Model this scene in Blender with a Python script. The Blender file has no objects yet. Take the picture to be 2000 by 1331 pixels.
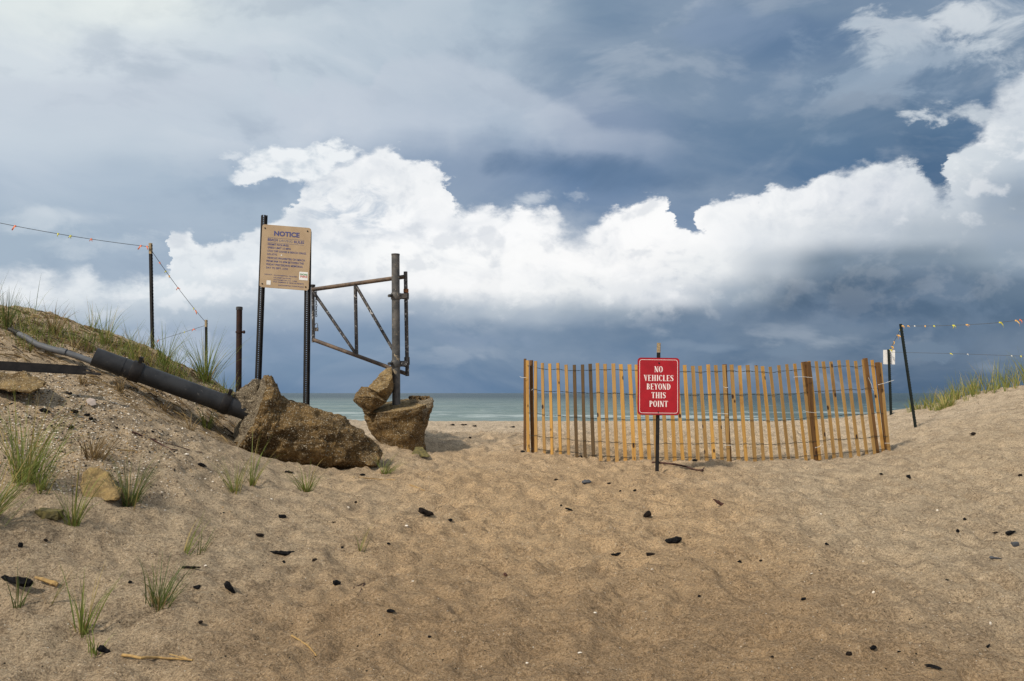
import bpy, bmesh, math, random
import numpy as np
from mathutils import Vector, Matrix, noise as mnoise
R = math.radians
random.seed(7); rng = np.random.default_rng(11)
sc = bpy.context.scene
COL = sc.collection

# ------------------------------------------------------------------ camera
FP = 1555.6; PITCH = math.atan(102.5/FP); EYE = 1.25
cam_d = bpy.data.cameras.new('camera'); cam = bpy.data.objects.new('camera', cam_d); COL.objects.link(cam)
cam_d.lens = 28.0; cam_d.sensor_width = 36.0; cam_d.clip_end = 30000; cam_d.clip_start = 0.05
cam.location = (0, 0, EYE); cam.rotation_euler = (R(90)+PITCH, 0, 0)
sc.camera = cam
cp, sp = math.cos(PITCH), math.sin(PITCH)
def ray(px, py):
    X = (px-1000)/FP; Z = (665.5-py)/FP
    return X, cp-Z*sp, sp+Z*cp
def P(px, py, d):
    x, y, z = ray(px, py); k = d/y
    return Vector((x*k, d, EYE+z*k))

# ------------------------------------------------------------------ node helpers
def lin(c):
    if max(c) > 1.0: c = [v/255 for v in c]
    return tuple((v/12.92 if v <= .04045 else ((v+.055)/1.055)**2.4) for v in c[:3])+(1.0,)
class X:
    """a node socket with arithmetic"""
    def __init__(s, g, k): s.g = g; s.k = k
    def m(s, op, o=None, o2=None, clamp=False): return s.g.math(op, s, o, o2, clamp)
    def __add__(s, o): return s.m('ADD', o)
    def __radd__(s, o): return s.g.math('ADD', o, s)
    def __sub__(s, o): return s.m('SUBTRACT', o)
    def __rsub__(s, o): return s.g.math('SUBTRACT', o, s)
    def __mul__(s, o): return s.m('MULTIPLY', o)
    def __rmul__(s, o): return s.g.math('MULTIPLY', o, s)
    def __truediv__(s, o): return s.m('DIVIDE', o)
class Graph:
    def __init__(s, tree): s.t = tree; s.n = tree.nodes; s.l = tree.links; s.n.clear()
    def put(s, inp, v):
        if isinstance(v, X): s.l.new(v.k, inp)
        elif v is not None:
            if hasattr(inp.default_value, '__len__') and not hasattr(v, '__len__'): v = (v,)*len(inp.default_value)
            inp.default_value = v
    def math(s, op, a, b=None, c=None, clamp=False):
        n = s.n.new('ShaderNodeMath'); n.operation = op; n.use_clamp = clamp
        s.put(n.inputs[0], a); s.put(n.inputs[1], b); s.put(n.inputs[2], c)
        return X(s, n.outputs[0])
    def coord(s, kind='Object'):
        n = s.n.new('ShaderNodeTexCoord'); return X(s, n.outputs[kind])
    def sep(s, v):
        n = s.n.new('ShaderNodeSeparateXYZ'); s.put(n.inputs[0], v); return [X(s, n.outputs[i]) for i in range(3)]
    def comb(s, a, b, c):
        n = s.n.new('ShaderNodeCombineXYZ'); s.put(n.inputs[0], a); s.put(n.inputs[1], b); s.put(n.inputs[2], c); return X(s, n.outputs[0])
    def vmul(s, v, w):
        n = s.n.new('ShaderNodeVectorMath'); n.operation = 'MULTIPLY'; s.put(n.inputs[0], v); n.inputs[1].default_value = w; return X(s, n.outputs[0])
    def vadd(s, v, w):
        n = s.n.new('ShaderNodeVectorMath'); n.operation = 'ADD'; s.put(n.inputs[0], v); s.put(n.inputs[1], w); return X(s, n.outputs[0])
    def noise(s, v, scale, detail=4, rough=.5, dist=0, out='Fac', lac=2.0):
        n = s.n.new('ShaderNodeTexNoise'); s.put(n.inputs['Vector'], v)
        n.inputs['Scale'].default_value = scale; n.inputs['Detail'].default_value = detail
        n.inputs['Roughness'].default_value = rough; n.inputs['Distortion'].default_value = dist; n.inputs['Lacunarity'].default_value = lac
        return X(s, n.outputs[0 if out == 'Fac' else 1])
    def voro(s, v, scale, feature='F1', out='Distance', rnd=1.0):
        n = s.n.new('ShaderNodeTexVoronoi'); n.feature = feature; s.put(n.inputs['Vector'], v)
        n.inputs['Scale'].default_value = scale; n.inputs['Randomness'].default_value = rnd
        return X(s, n.outputs[out])
    def ramp(s, f, stops, interp='LINEAR'):
        n = s.n.new('ShaderNodeValToRGB'); n.color_ramp.interpolation = interp; s.put(n.inputs[0], f)
        e = n.color_ramp.elements
        while len(e) > 1: e.remove(e[-1])
        e[0].position = stops[0][0]; e[0].color = stops[0][1]
        for p, c in stops[1:]:
            q = e.new(p); q.color = c
        return X(s, n.outputs[0])
    def mix(s, f, a, b, mode='MIX'):
        n = s.n.new('ShaderNodeMix'); n.data_type = 'RGBA'; n.blend_type = mode; n.clamp_factor = True
        s.put(n.inputs[0], f); s.put(n.inputs[6], a); s.put(n.inputs[7], b); return X(s, n.outputs[2])
    def step(s, v, lo, hi, a=0.0, b=1.0, smooth=True):
        n = s.n.new('ShaderNodeMapRange'); n.interpolation_type = 'SMOOTHSTEP' if smooth else 'LINEAR'
        s.put(n.inputs[0], v); s.put(n.inputs[1], lo); s.put(n.inputs[2], hi); s.put(n.inputs[3], a); s.put(n.inputs[4], b)
        return X(s, n.outputs[0])
    def curve(s, v, pts):
        """pts: (x in 0..1, y in 0..1)"""
        n = s.n.new('ShaderNodeFloatCurve'); s.put(n.inputs[1], v)
        c = n.mapping.curves[0]; pts = sorted(pts)
        c.points[0].location = pts[0]; c.points[1].location = pts[-1]
        for p in pts[1:-1]: c.points.new(p[0], p[1])
        for p in c.points: p.handle_type = 'AUTO_CLAMPED'
        n.mapping.update(); return X(s, n.outputs[0])
    def bump(s, h, strength=.5, dist=.01, normal=None):
        n = s.n.new('ShaderNodeBump'); n.inputs['Strength'].default_value = strength; n.inputs['Distance'].default_value = dist
        s.put(n.inputs['Height'], h)
        if normal: s.put(n.inputs['Normal'], normal)
        return X(s, n.outputs[0])

# ------------------------------------------------------------------ sky
SUN_EL, SUN_AZ = 43.0, -136.0      # azimuth measured from +Y towards +X
world = bpy.data.worlds.new('World'); sc.world = world; world.use_nodes = True
g = Graph(world.node_tree)
d3 = g.coord('Generated')
dx, dy, dz = g.sep(d3)
yy = dy.m('MAXIMUM', .22)
U0 = (dx/yy)*(FP/2600.0)+.5      # 0..1 over px -300..2300
V0 = (dz/yy)*(FP/1000.0)         # horizon 0, picture top about .78
def KU(px, py):
    x, y, z = ray(px, py); return (x/y)*FP/2600+.5
def KV(px, py):
    x, y, z = ray(px, py); return (z/y)*FP/1000
dn = g.vmul(d3, (1, 1, 1.7))
w1 = g.sep(g.noise(dn, 5.0, 3, .5, out='Color'))
w2 = g.sep(g.noise(dn, 17.0, 8, .6, out='Color'))
w3 = g.sep(g.noise(dn, 60.0, 5, .65, out='Color'))
# soft warp for broad colours
Us = U0+(w1[0]-.5)*.09+(w2[0]-.5)*.02
Vs = V0+(w1[1]-.5)*.12+(w2[1]-.5)*.03
# crisp warp for cumulus outlines
Uc = U0+(w2[0]-.5)*.045+(w3[0]-.5)*.014
Vc = V0+(w2[1]-.5)*.085+(w3[1]-.5)*.03
def field(U, V, rows):
    out = None
    for py, st in rows:
        st = [(KU(px, py), lin(c)) for px, c in st]
        r = g.ramp(U, st, 'EASE')
        if out is None: out = r; prev = py; continue
        f = g.step(V, KV(1000, py), KV(1000, prev))
        out = g.mix(f, r, out); prev = py
    return out
base = field(Us, Vs, [
 (0,   [(0,(216,226,228)),(230,(232,240,238)),(500,(204,215,222)),(750,(184,198,210)),(1000,(174,190,204)),(1190,(124,146,169)),(1400,(114,137,163)),(1520,(96,124,154)),(1650,(93,121,151)),(2000,(120,142,166))]),
 (130, [(0,(214,223,229)),(250,(211,220,228)),(500,(198,210,220)),(750,(184,198,211)),(970,(174,189,204)),(1150,(128,149,172)),(1350,(114,137,162)),(1500,(98,125,155)),(1700,(104,129,156)),(2000,(98,124,151))]),
 (250, [(0,(197,209,220)),(300,(196,208,219)),(600,(194,205,218)),(850,(184,196,211)),(1000,(172,187,204)),(1180,(142,158,182)),(1400,(104,129,157)),(1600,(100,126,153)),(1800,(84,113,143)),(2000,(86,114,145))]),
 (345, [(0,(183,197,212)),(300,(170,187,204)),(500,(162,180,200)),(750,(138,158,183)),(950,(120,142,171)),(1180,(90,120,157)),(1400,(92,120,151)),(1600,(84,114,147)),(1850,(70,100,133)),(2000,(72,102,134))]),
 (450, [(0,(170,187,203)),(300,(160,178,197)),(600,(162,180,198)),(1000,(120,143,170)),(1340,(96,124,158)),(2000,(90,116,144))]),
 (600, [(0,(170,186,203)),(300,(160,176,195)),(600,(142,161,185)),(800,(130,150,175)),(1000,(118,139,164)),(1300,(98,121,148)),(1600,(83,107,135)),(2000,(84,108,133))]),
 (680, [(0,(150,168,190)),(300,(140,160,185)),(600,(122,146,173)),(900,(110,134,162)),(1200,(102,126,154)),(1500,(83,109,138)),(2000,(79,103,130))]),
 (766, [(0,(112,138,165)),(600,(100,128,160)),(900,(97,125,157)),(1200,(96,121,149)),(1400,(88,114,142)),(1600,(77,101,128)),(2000,(77,101,128))]),
])
# the clear sky between the clouds is the physical sky, tinted into the storm haze
skyt = g.n.new('ShaderNodeTexSky'); skyt.sky_type = 'NISHITA'; skyt.sun_disc = False
skyt.sun_elevation = R(SUN_EL); skyt.sun_rotation = R(SUN_AZ); skyt.dust_density = 2.0; skyt.ozone_density = 2.0
nish = X(g, skyt.outputs[0]); nish = g.mix(1.0, nish, (.1, .1, .1, 1), 'MULTIPLY')
base = g.mix(.05, base, nish)
# streaky mottling in the upper deck
soft = g.noise(g.vmul(d3, (1, 1, 2.6)), 4.2, 7, .55, .6)
def relief(sc_, zs, off, det, dist=.4):
    v = g.vmul(d3, (1, 1, zs)); o = g.n.new('ShaderNodeVectorMath'); o.operation = 'ADD'; g.put(o.inputs[0], v); o.inputs[1].default_value = (-off*.6, 0, off)
    return g.noise(v, sc_, det, .56, dist)-g.noise(X(g, o.outputs[0]), sc_, det, .56, dist)
rs1 = relief(5.0, 2.0, .045, 6, .35)
mott = g.step(w1[2], .38, .6, .25, 1.0)
base = g.mix(g.step(rs1, .0, .13, 0, .30)*mott, base, g.mix(.6, base, lin((226, 231, 236))))
base = g.mix(g.step(rs1, .0, -.13, 0, .36)*mott, base, g.mix(.6, base, lin((92, 120, 152))))
base = g.mix(g.step(soft, .35, .7, 0, .30), base, g.mix(.5, base, lin((214, 222, 230))))
base = g.mix(g.step(soft, .5, .28, 0, .16), base, g.mix(.55, base, lin((104, 130, 158))))
wn = g.noise(g.vmul(d3, (1, 1, 1.9)), 13.0, 9, .62, .5)
def addw(dst, col, px, py, rx, ry, amt, thr=.5, wd=.22, crisp=False):
    U, V = (Uc, Vc) if crisp else (Us, Vs)
    a = (U-KU(px, py))*(2600.0/rx); b = (V-KV(px, py))*(1000.0/ry)
    e = (1.0-(a*a+b*b)).m('MAXIMUM', -2.0)
    n = wn if crisp else soft
    dens = g.step(e*.34+(n-.5)*1.7, .02, .02+wd*1.9, 0, amt)
    return g.mix(dens, dst, lin(col))
# soft light deck: top outline on the left and the streak that slopes down to the right
DECK = [(-300,150),(300,140),(420,120),(500,75),(545,150),(600,175),(640,140),(700,160),(760,100),(860,95),(960,120),(1050,165),(1130,208),(1180,236),(1280,242),(1330,270),(1400,312),(1500,350),(2300,400)]
deckT = g.curve(U0+(w2[0]-.5)*.03, [(KU(a, b), KV(a, b)) for a, b in DECK])
dd = deckT-(V0+(w2[1]-.5)*.05)
deck = g.step(dd, 0.0, .03)*g.step(dd, .17, .03)
deck = deck*g.step(U0, KU(1450, 300), KU(1000, 300))*.5
base = g.mix(deck, base, lin((196, 205, 217)))
# dark pools and wisps on the right
base = addw(base, (84, 113, 146), 1200, 330, 240, 45, .75, .45)
base = addw(base, (88, 116, 150), 1560, 80, 190, 60, .6, .45)
base = addw(base, (130, 150, 176), 1440, 60, 120, 60, .7, .42)
base = addw(base, (116, 139, 165), 1520, 190, 150, 60, .5, .45)
base = addw(base, (66, 98, 132), 1820, 280, 90, 40, .8, .42)
base = addw(base, (232, 238, 236), 150, 30, 260, 90, .55, .42)
base = addw(base, (196, 205, 214), 1760, 60, 130, 60, .9, .5, .16, True)
base = addw(base, (218, 224, 229), 1900, 40, 120, 70, .9, .44, .18, True)
base = addw(base, (170, 184, 198), 1840, 110, 180, 45, .7, .5, .18, True)
base = addw(base, (150, 168, 188), 1800, 120, 330, 130, .75, .5, .35, True)
base = addw(base, (200, 209, 217), 1960, 60, 130, 110, .8, .5, .22, True)
base = addw(base, (186, 198, 209), 1720, 90, 120, 50, .7, .5, .25, True)
base = addw(base, (206, 214, 221), 1880, 215, 110, 30, .8, .42, .2, True)
base = addw(base, (206, 214, 221), 1800, 228, 105, 22, .9, .42, .14, True)
base = addw(base, (150, 168, 187), 1700, 180, 130, 60, .55, .56, .14, True)
base = addw(base, (150, 168, 188), 1630, 270, 70, 22, .45, .46, .5, True)
base = addw(base, (198, 209, 219), 70, 430, 130, 40, .8, .44, .3, True)
base = addw(base, (198, 209, 219), 190, 480, 150, 30, .6, .44, .3, True)
base = addw(base, (206, 215, 224), 110, 420, 120, 26, .6, .44)
# low bright shreds beneath the main bank
base = addw(base, (124, 143, 165), 1350, 665, 110, 17, .9, .38, .2)
base = addw(base, (118, 137, 158), 1530, 684, 60, 12, .8, .38, .2)
base = addw(base, (112, 131, 152), 1815, 690, 90, 24, .9, .36, .14, True)
base = addw(base, (130, 149, 173), 950, 660, 120, 26, .8, .42)
base = addw(base, (136, 155, 180), 560, 660, 150, 30, .6, .42)
base = addw(base, (176, 189, 205), 330, 655, 160, 40, .8, .42)
# main cumulus bank
TOP = [(-300,560),(0,515),(60,498),(110,522),(160,508),(215,540),(260,520),(290,535),(318,520),(332,452),(365,447),(400,468),(440,458),(485,440),(560,425),(582,390),(592,345),(640,318),(690,298),(760,285),(800,305),(850,325),(876,358),(884,388),(905,402),(950,390),(990,408),(1030,398),(1080,402),(1130,436),(1180,402),(1250,384),(1300,374),(1322,400),(1340,440),(1362,436),(1376,402),(1440,380),(1485,372),(1530,348),(1570,352),(1640,326),(1720,305),(1790,312),(1835,348),(1856,302),(1880,292),(1902,255),(1920,215),(1950,168),(2010,135),(2300,60)]
topc = g.curve(Uc, [(KU(a, b), max(0, KV(a, b))) for a, b in TOP])
ed = topc-Vc
soften = g.step(U0, KU(330, 500), KU(250, 500))
a_top = g.step(ed+(wn-.5)*.03, 0.0, (.016+.055*g.step(w1[2], .42, .62))+soften*.025)
BOT = [(-300,640),(0,640),(200,640),(350,655),(500,650),(700,632),(900,640),(1100,628),(1300,622),(1500,628),(1700,640),(2000,650),(2300,650)]
botc = g.curve(Us, [(KU(a, b), KV(a, b)) for a, b in BOT])
a_bot = g.step(V0+(w1[1]-.5)*.06+(w2[2]-.5)*.05-botc, -.03, .045)
cum = field(Us*.5+U0*.5, Vs*.6+V0*.4, [
 (200, [(1850,(240,242,244)),(1950,(232,236,239)),(2050,(205,213,221))]),
 (300, [(400,(238,241,244)),(900,(238,241,244)),(1700,(232,236,239)),(1900,(222,228,232)),(2000,(196,206,215))]),
 (380, [(430,(236,240,243)),(850,(242,244,246)),(1300,(252,252,252)),(1500,(248,249,250)),(1700,(232,235,239)),(1850,(203,211,219)),(1950,(158,172,187)),(2000,(148,163,179))]),
 (460, [(0,(222,229,234)),(340,(236,240,243)),(600,(226,231,236)),(800,(250,251,252)),(1300,(252,252,252)),(1450,(236,239,242)),(1650,(212,218,224)),(1800,(176,187,198)),(2000,(160,173,187))]),
 (515, [(0,(236,240,243)),(300,(226,232,237)),(600,(228,234,239)),(800,(250,251,251)),(1200,(250,250,250)),(1400,(234,237,239)),(1500,(186,195,204)),(1620,(120,137,154)),(1800,(124,141,158)),(1950,(148,163,177))]),
 (565, [(0,(234,238,241)),(300,(218,226,232)),(500,(206,214,222)),(700,(234,237,240)),(900,(243,244,245)),(1100,(240,242,243)),(1300,(222,226,231)),(1430,(158,171,184)),(1560,(82,103,125)),(1700,(88,109,132)),(2000,(104,124,145))]),
 (612, [(0,(200,209,217)),(300,(180,193,206)),(600,(168,182,197)),(800,(176,188,201)),(1000,(186,196,206)),(1200,(158,172,186)),(1350,(110,130,152)),(1600,(84,106,131)),(2000,(84,107,131))]),
 (650, [(0,(160,177,196)),(600,(135,154,178)),(1000,(125,145,168)),(1400,(96,118,144)),(2000,(82,105,131))]),
])
bill = g.noise(g.vmul(d3, (1, 1, 1.5)), 9.0, 8, .58, .9)
cum = g.mix(g.step(bill, .54, .36, 0, .30), cum, g.mix(.6, cum, lin((150, 168, 190))))
rc1 = relief(10.0, 1.35, .030, 7, .3); rc2 = relief(26.0, 1.3, .012, 5, .2)
rr_ = rc1+rc2*.5
dark_ = g.step(U0+(w2[0]-.5)*.05, KU(1330, 500), KU(1480, 500))*g.step(V0, KV(1000, 400), KV(1000, 480))
lowc = g.step(V0, KV(1000, 640), KV(1000, 560), .45, 1.0)*(1.0-dark_*.82)
cum = g.mix(g.step(rr_, .01, .15, 0, .55)*lowc, cum, g.mix(.7, cum, lin((255, 255, 255))))
cum = g.mix(g.step(rr_, -.01, -.18, 0, .42)*lowc, cum, g.mix(.62, cum, lin((142, 160, 182))))
# bluish tears inside the plume on the left
tear = g.step(wn, .5, .62)*g.step(((U0-KU(690, 410))*(2600/150.0)).m('ABSOLUTE'), 1.0, .2)*g.step(((V0-KV(690, 410))*(1000/75.0)).m('ABSOLUTE'), 1.0, .2)
cum = g.mix(tear*.55, cum, lin((150, 172, 196)))
alpha = a_top*a_bot*g.step(U0, KU(-100, 500), KU(360, 500), .92, 1.0)
sky = g.mix(alpha, base, cum)
# detached lobes left of the plume
def lobe(dst, px, py, rx, ry, amt=1.0, wd=.22, off=.0):
    a = (Uc-KU(px, py))*(2600.0/rx); b = (Vc-KV(px, py))*(1000.0/ry)
    e = 1.0-(a*a+b*b)+(wn-.5)*1.6
    lc = g.mix(g.step(rr_, .01, -.15, 0, .55), lin((238, 242, 245)), lin((178, 193, 208)))
    return g.mix(g.step(e, off, off+wd*1.5, 0, amt), dst, lc)
sky = lobe(sky, 565, 320, 92, 42, .97, .35)
sky = lobe(sky, 490, 346, 68, 20, .9, .5)
sky = lobe(sky, 640, 300, 80, 30, .97, .4)
sky = lobe(sky, 462, 305, 40, 13, .5, .8)
sky = lobe(sky, 1050, 388, 44, 24, .75, 1.0)
sky = lobe(sky, 1128, 383, 20, 14, .5, 1.2)
# everywhere the picture does not look: a plain broken overcast
gen = g.mix(g.step(soft, .35, .65), lin((150, 168, 188)), lin((208, 214, 220)))
front = g.step(dy, .12, .34)
sky = g.mix(front, gen, sky)
bg = g.n.new('ShaderNodeBackground'); g.put(bg.inputs[0], sky); bg.inputs[1].default_value = 1.0
wo = g.n.new('ShaderNodeOutputWorld'); g.l.new(bg.outputs[0], wo.inputs[0])
world.cycles.sampling_method = 'MANUAL'; world.cycles.sample_map_resolution = 512

# ------------------------------------------------------------------ sun, exposure
sd = bpy.data.lights.new('sun', 'SUN'); sun = bpy.data.objects.new('sun', sd); COL.objects.link(sun)
sd.energy = 3.9; sd.angle = R(5); sd.color = (1.0, .91, .77)
sdir = Vector((math.sin(R(SUN_AZ))*math.cos(R(SUN_EL)), math.cos(R(SUN_AZ))*math.cos(R(SUN_EL)), math.sin(R(SUN_EL))))
sun.rotation_euler = sdir.to_track_quat('Z', 'Y').to_euler()
sc.render.engine = 'CYCLES'
sc.view_settings.view_transform = 'Standard'; sc.view_settings.look = 'None'
sc.view_settings.exposure = 0.0; sc.view_settings.gamma = 1.0
sc.render.resolution_x = 1024; sc.render.resolution_y = 681

# ------------------------------------------------------------------ materials
MATS = {}
def mat(name, fn):
    if name in MATS: return MATS[name]
    m = bpy.data.materials.new(name); m.use_nodes = True
    gg = Graph(m.node_tree); b = gg.n.new('ShaderNodeBsdfPrincipled'); o = gg.n.new('ShaderNodeOutputMaterial')
    gg.l.new(b.outputs[0], o.inputs[0]); b.inputs['Specular IOR Level'].default_value = .3
    fn(gg, b); MATS[name] = m; return m
def simple(name, c1, c2=None, scale=20, rough=.7, metal=0, bump=.2, spots=None, dist=.004, spec=.3):
    c2 = c2 or tuple(v*.7 for v in c1)
    def fn(q, b):
        co = q.coord(); n = q.noise(co, scale, 6, .6)
        col = q.mix(q.step(n, .35, .65), c1+(1,), c2+(1,))
        if spots:
            sp_ = q.noise(co, spots[1], 5, .7, 1.0); col = q.mix(q.step(sp_, spots[2], spots[2]+.05), col, spots[0]+(1,))
        q.put(b.inputs['Base Color'], col); b.inputs['Roughness'].default_value = rough; b.inputs['Metallic'].default_value = metal
        b.inputs['Specular IOR Level'].default_value = spec
        if bump: q.put(b.inputs['Normal'], q.bump(q.noise(co, scale*4, 4, .6), bump, dist))
    return mat(name, fn)

def sand_nodes(q, b):
    co = q.coord(); x, y, z = q.sep(co)
    big = q.noise(co, .55, 4, .5); med = q.noise(co, 5.0, 6, .6, .5); fine = q.noise(co, 160.0, 3, .8); gr = q.noise(co, 48.0, 5, .75)
    dry = (.72, .57, .41, 1); tan_ = (.66, .455, .26, 1); grey = (.62, .475, .315, 1)
    # trodden path is warm, the dune sides greyer, the open beach pale and dry
    side = q.step((x-.5).m('ABSOLUTE')+(big-.5)*2.6, .7, 2.6)
    c = q.mix(side, tan_, grey)
    c = q.mix(q.step(y+(big-.5)*5.0, 7.5, 17.0), c, dry)
    sp1 = q.noise(co, 62.0, 3, .6); dens = q.step(med, .66, .34, .575, .50)
    c = q.mix(q.step(sp1-dens, .0, .045, 0, .55), c, q.mix(.7, c, (.06, .04, .024, 1)))
    sp2 = q.noise(co, 75.0, 2, .5); c = q.mix(q.step(sp2, .66, .70, 0, .75), c, (.80, .69, .53, 1))
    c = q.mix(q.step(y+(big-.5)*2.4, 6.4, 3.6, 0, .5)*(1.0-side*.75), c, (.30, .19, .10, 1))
    c = q.mix(q.step(med, .58, .36, 0, .34), c, q.mix(.6, c, (.17, .105, .06, 1)))
    c = q.mix(q.step(gr, .56, .30, 0, 1.0)*q.step(med, .62, .38, .55, 1.0), c, q.mix(.6, c, (.07, .05, .03, 1)))
    g2 = q.noise(co, 85.0, 4, .8); c = q.mix(q.step(g2, .50, .36, 0, .85), c, q.mix(.62, c, (.06, .045, .03, 1))); c = q.mix(q.step(g2, .56, .68, 0, .6), c, q.mix(.5, c, (.85, .74, .58, 1)))
    c = q.mix(q.step(gr, .55, .72, 0, .5), c, q.mix(.5, c, (.75, .66, .52, 1)))
    c = q.mix(q.step(fine, .52, .38, 0, .9), c, q.mix(.6, c, (.08, .06, .04, 1)))
    c = q.mix(q.step(fine, .56, .75, 0, .6), c, q.mix(.6, c, (.8, .72, .6, 1)))
    v2 = q.voro(co, 13.0); vd = q.sep(q.voro(co, 13.0, out='Color'))
    c = q.mix(q.step(v2, .085, .05)*q.step(vd[0], .55, .56), c, (.03, .024, .018, 1))
    v = q.voro(co, 34.0); vc = q.sep(q.voro(co, 34.0, out='Color'))
    c = q.mix(q.step(v, .16, .10)*q.step(vc[0], .80, .82), c, (.05, .04, .03, 1))
    c = q.mix(q.step(v, .13, .08)*q.step(vc[1], .90, .91), c, (.72, .66, .55, 1))
    q.put(b.inputs['Base Color'], c); b.inputs['Roughness'].default_value = .95; b.inputs['Specular IOR Level'].default_value = .1
    h = q.noise(co, 22.0, 8, .74, .4)*1.1+fine*.3
    q.put(b.inputs['Normal'], q.bump(h, 1.0, .032))
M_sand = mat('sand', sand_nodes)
def sea_nodes(q, b):
    co = q.coord(); x, y, z = q.sep(co)
    st = q.noise(q.vmul(co, (.035, .16, 1)), 1.0, 6, .6, .4)
    st2 = q.noise(q.vmul(co, (.25, .9, 1)), 1.0, 5, .6)
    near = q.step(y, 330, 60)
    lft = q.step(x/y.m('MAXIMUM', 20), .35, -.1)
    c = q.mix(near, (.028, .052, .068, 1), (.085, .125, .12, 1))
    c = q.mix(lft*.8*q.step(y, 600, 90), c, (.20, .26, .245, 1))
    c = q.mix(q.step(st, .44, .60, 0, .7), c, q.mix(.6, c, (.03, .09, .11, 1)))
    c = q.mix(q.step(st2, .58, .72, 0, .55)*near, c, (.52, .6, .58, 1))
    foam = q.step(st, .52, .62)*q.step(y, 150, 78)+q.step(st2, .62, .72)*q.step(y, 300, 80)*.5
    c = q.mix(foam*.6, c, (.62, .68, .66, 1))
    q.put(b.inputs['Base Color'], c); b.inputs['Roughness'].default_value = .42; b.inputs['IOR'].default_value = 1.33
    b.inputs['Specular IOR Level'].default_value = .35
    q.put(b.inputs['Normal'], q.bump(q.noise(q.vmul(co, (.6, 1.6, 1)), 1.0, 6, .65), 1.0, .35))
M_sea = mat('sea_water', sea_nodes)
def conc_nodes(kind):
    A, B, S = {'mud': ((.30, .19, .078, 1), (.095, .062, .030, 1), .85), 'grey': ((.31, .25, .17, 1), (.13, .10, .07, 1), 1.0), 'tan': ((.42, .29, .135, 1), (.19, .125, .06, 1), .6)}[kind]
    def fn(q, b):
        co = q.coord(); n1 = q.noise(q.vmul(co, (.6, .8, 1.9)), 5.0, 8, .66, .9); n2 = q.noise(co, 30.0, 7, .75)
        c = q.mix(q.step(n1, .34, .62), B, A)
        c = q.mix(q.step(n2, .6, .38, 0, .7), c, q.mix(.7, c, (.03, .022, .014, 1)))
        v = q.voro(co, 46.0); vc = q.sep(q.voro(co, 46.0, out='Color'))
        peb = q.step(v, .42, .30)
        pc = q.ramp(vc[1], [(0, (.10, .08, .06, 1)), (.45, (.34, .25, .14, 1)), (.72, (.5, .42, .3, 1)), (1, (.66, .60, .48, 1))])
        m_ = peb*q.step(vc[0], 1-.5*S, 1-.44*S)
        c = q.mix(m_*.75, c, pc)
        v2 = q.voro(co, 110.0); vc2 = q.sep(q.voro(co, 110.0, out='Color'))
        c = q.mix(q.step(v2, .4, .25)*q.step(vc2[0], .76, .78), c, (.70, .60, .44, 1))
        q.put(b.inputs['Base Color'], c); b.inputs['Roughness'].default_value = .93; b.inputs['Specular IOR Level'].default_value = .15
        h = n1*1.4+n2*.9+m_*.25
        q.put(b.inputs['Normal'], q.bump(h, 1.0, .045))
    return fn
M_mud = mat('muddy_concrete', conc_nodes('mud')); M_conc = mat('grey_concrete', conc_nodes('grey')); M_tanrock = mat('tan_concrete', conc_nodes('tan'))
M_black = simple('black_steel', (.016, .015, .016), (.028, .025, .024), 14, .55, .3, .15)
M_pipe = simple('dark_grey_paint', (.020, .021, .024), (.036, .037, .040), 5, .5, .0, .2, ((.085, .08, .075), 11, .63))
M_pipeinside = simple('pipe_bore', (.012, .012, .012), None, 10, .9, 0, 0)
M_gate = simple('chipped_steel_paint', (.038, .038, .042), (.085, .075, .068), 6, .5, .25, .25, ((.5, .48, .46), 22, .575))
M_gpost = simple('weathered_post_paint', (.060, .061, .062), (.14, .13, .12), 9, .5, .2, .25, ((.36, .29, .20), 13, .60))
M_rail = simple('rusty_rail', (.17, .12, .085), (.085, .065, .055), 11, .7, .15, .25, ((.30, .26, .22), 30, .64))
M_rust = simple('rust', (.042, .020, .016), (.022, .014, .013), 12, .85, 0, .3)
M_orust = simple('orange_rust', (.32, .12, .045), (.12, .06, .03), 30, .85, 0, .3)
M_conduit = simple('grey_plastic', (.12, .125, .135), (.075, .08, .09), 6, .6, 0, .2, ((.17, .12, .08), 10, .60))
M_board = simple('weathered_tan_board', (.44, .325, .21), (.38, .275, .175), 5, .75, 0, .08, ((.26, .18, .10), 8, .68))
M_blue = simple('faded_blue_paint', (.045, .06, .22), (.075, .08, .20), 60, .7, 0, 0)
M_bluef = simple('bleached_blue_paint', (.22, .21, .25), (.16, .16, .24), 60, .7, 0, 0)
M_white = simple('white_paint', (.80, .79, .78), (.72, .72, .72), 12, .5, 0, 0)
M_pink = simple('sign_white', (.86, .78, .76), (.82, .72, .70), 30, .45, 0, 0)
M_red = simple('sign_red', (.40, .012, .022), (.31, .010, .018), 5, .42, 0, .03, ((.46, .05, .05), 60, .66), spec=.35)
M_redd = simple('sign_dark_red_edge', (.27, .008, .022), (.24, .008, .02), 8, .4, 0, 0)
M_green = simple('sticker_green', (.05, .28, .06), None, 40, .6, 0, 0)
M_redtxt = simple('sticker_red', (.65, .10, .06), None, 40, .6, 0, 0)
M_char = simple('charcoal', (.006, .006, .007), (.020, .019, .020), 60, .9, 0, 1.0, None, .01, .08)
M_dkwood = simple('blackened_wood', (.030, .022, .018), (.012, .010, .009), 70, .85, 0, 1.0, ((.075, .055, .04), 50, .66), .01, .08)
M_slate = simple('grey_stone', (.075, .08, .09), (.05, .052, .06), 30, .7, 0, .3)
M_rwood = simple('reddish_driftwood', (.10, .045, .032), (.05, .024, .02), 50, .8, 0, .4)
M_straw = simple('straw', (.42, .27, .10), (.30, .19, .08), 50, .8, 0, .2)
M_moss = simple('mossy_wood', (.17, .14, .05), (.075, .065, .03), 30, .9, 0, .5)
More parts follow.
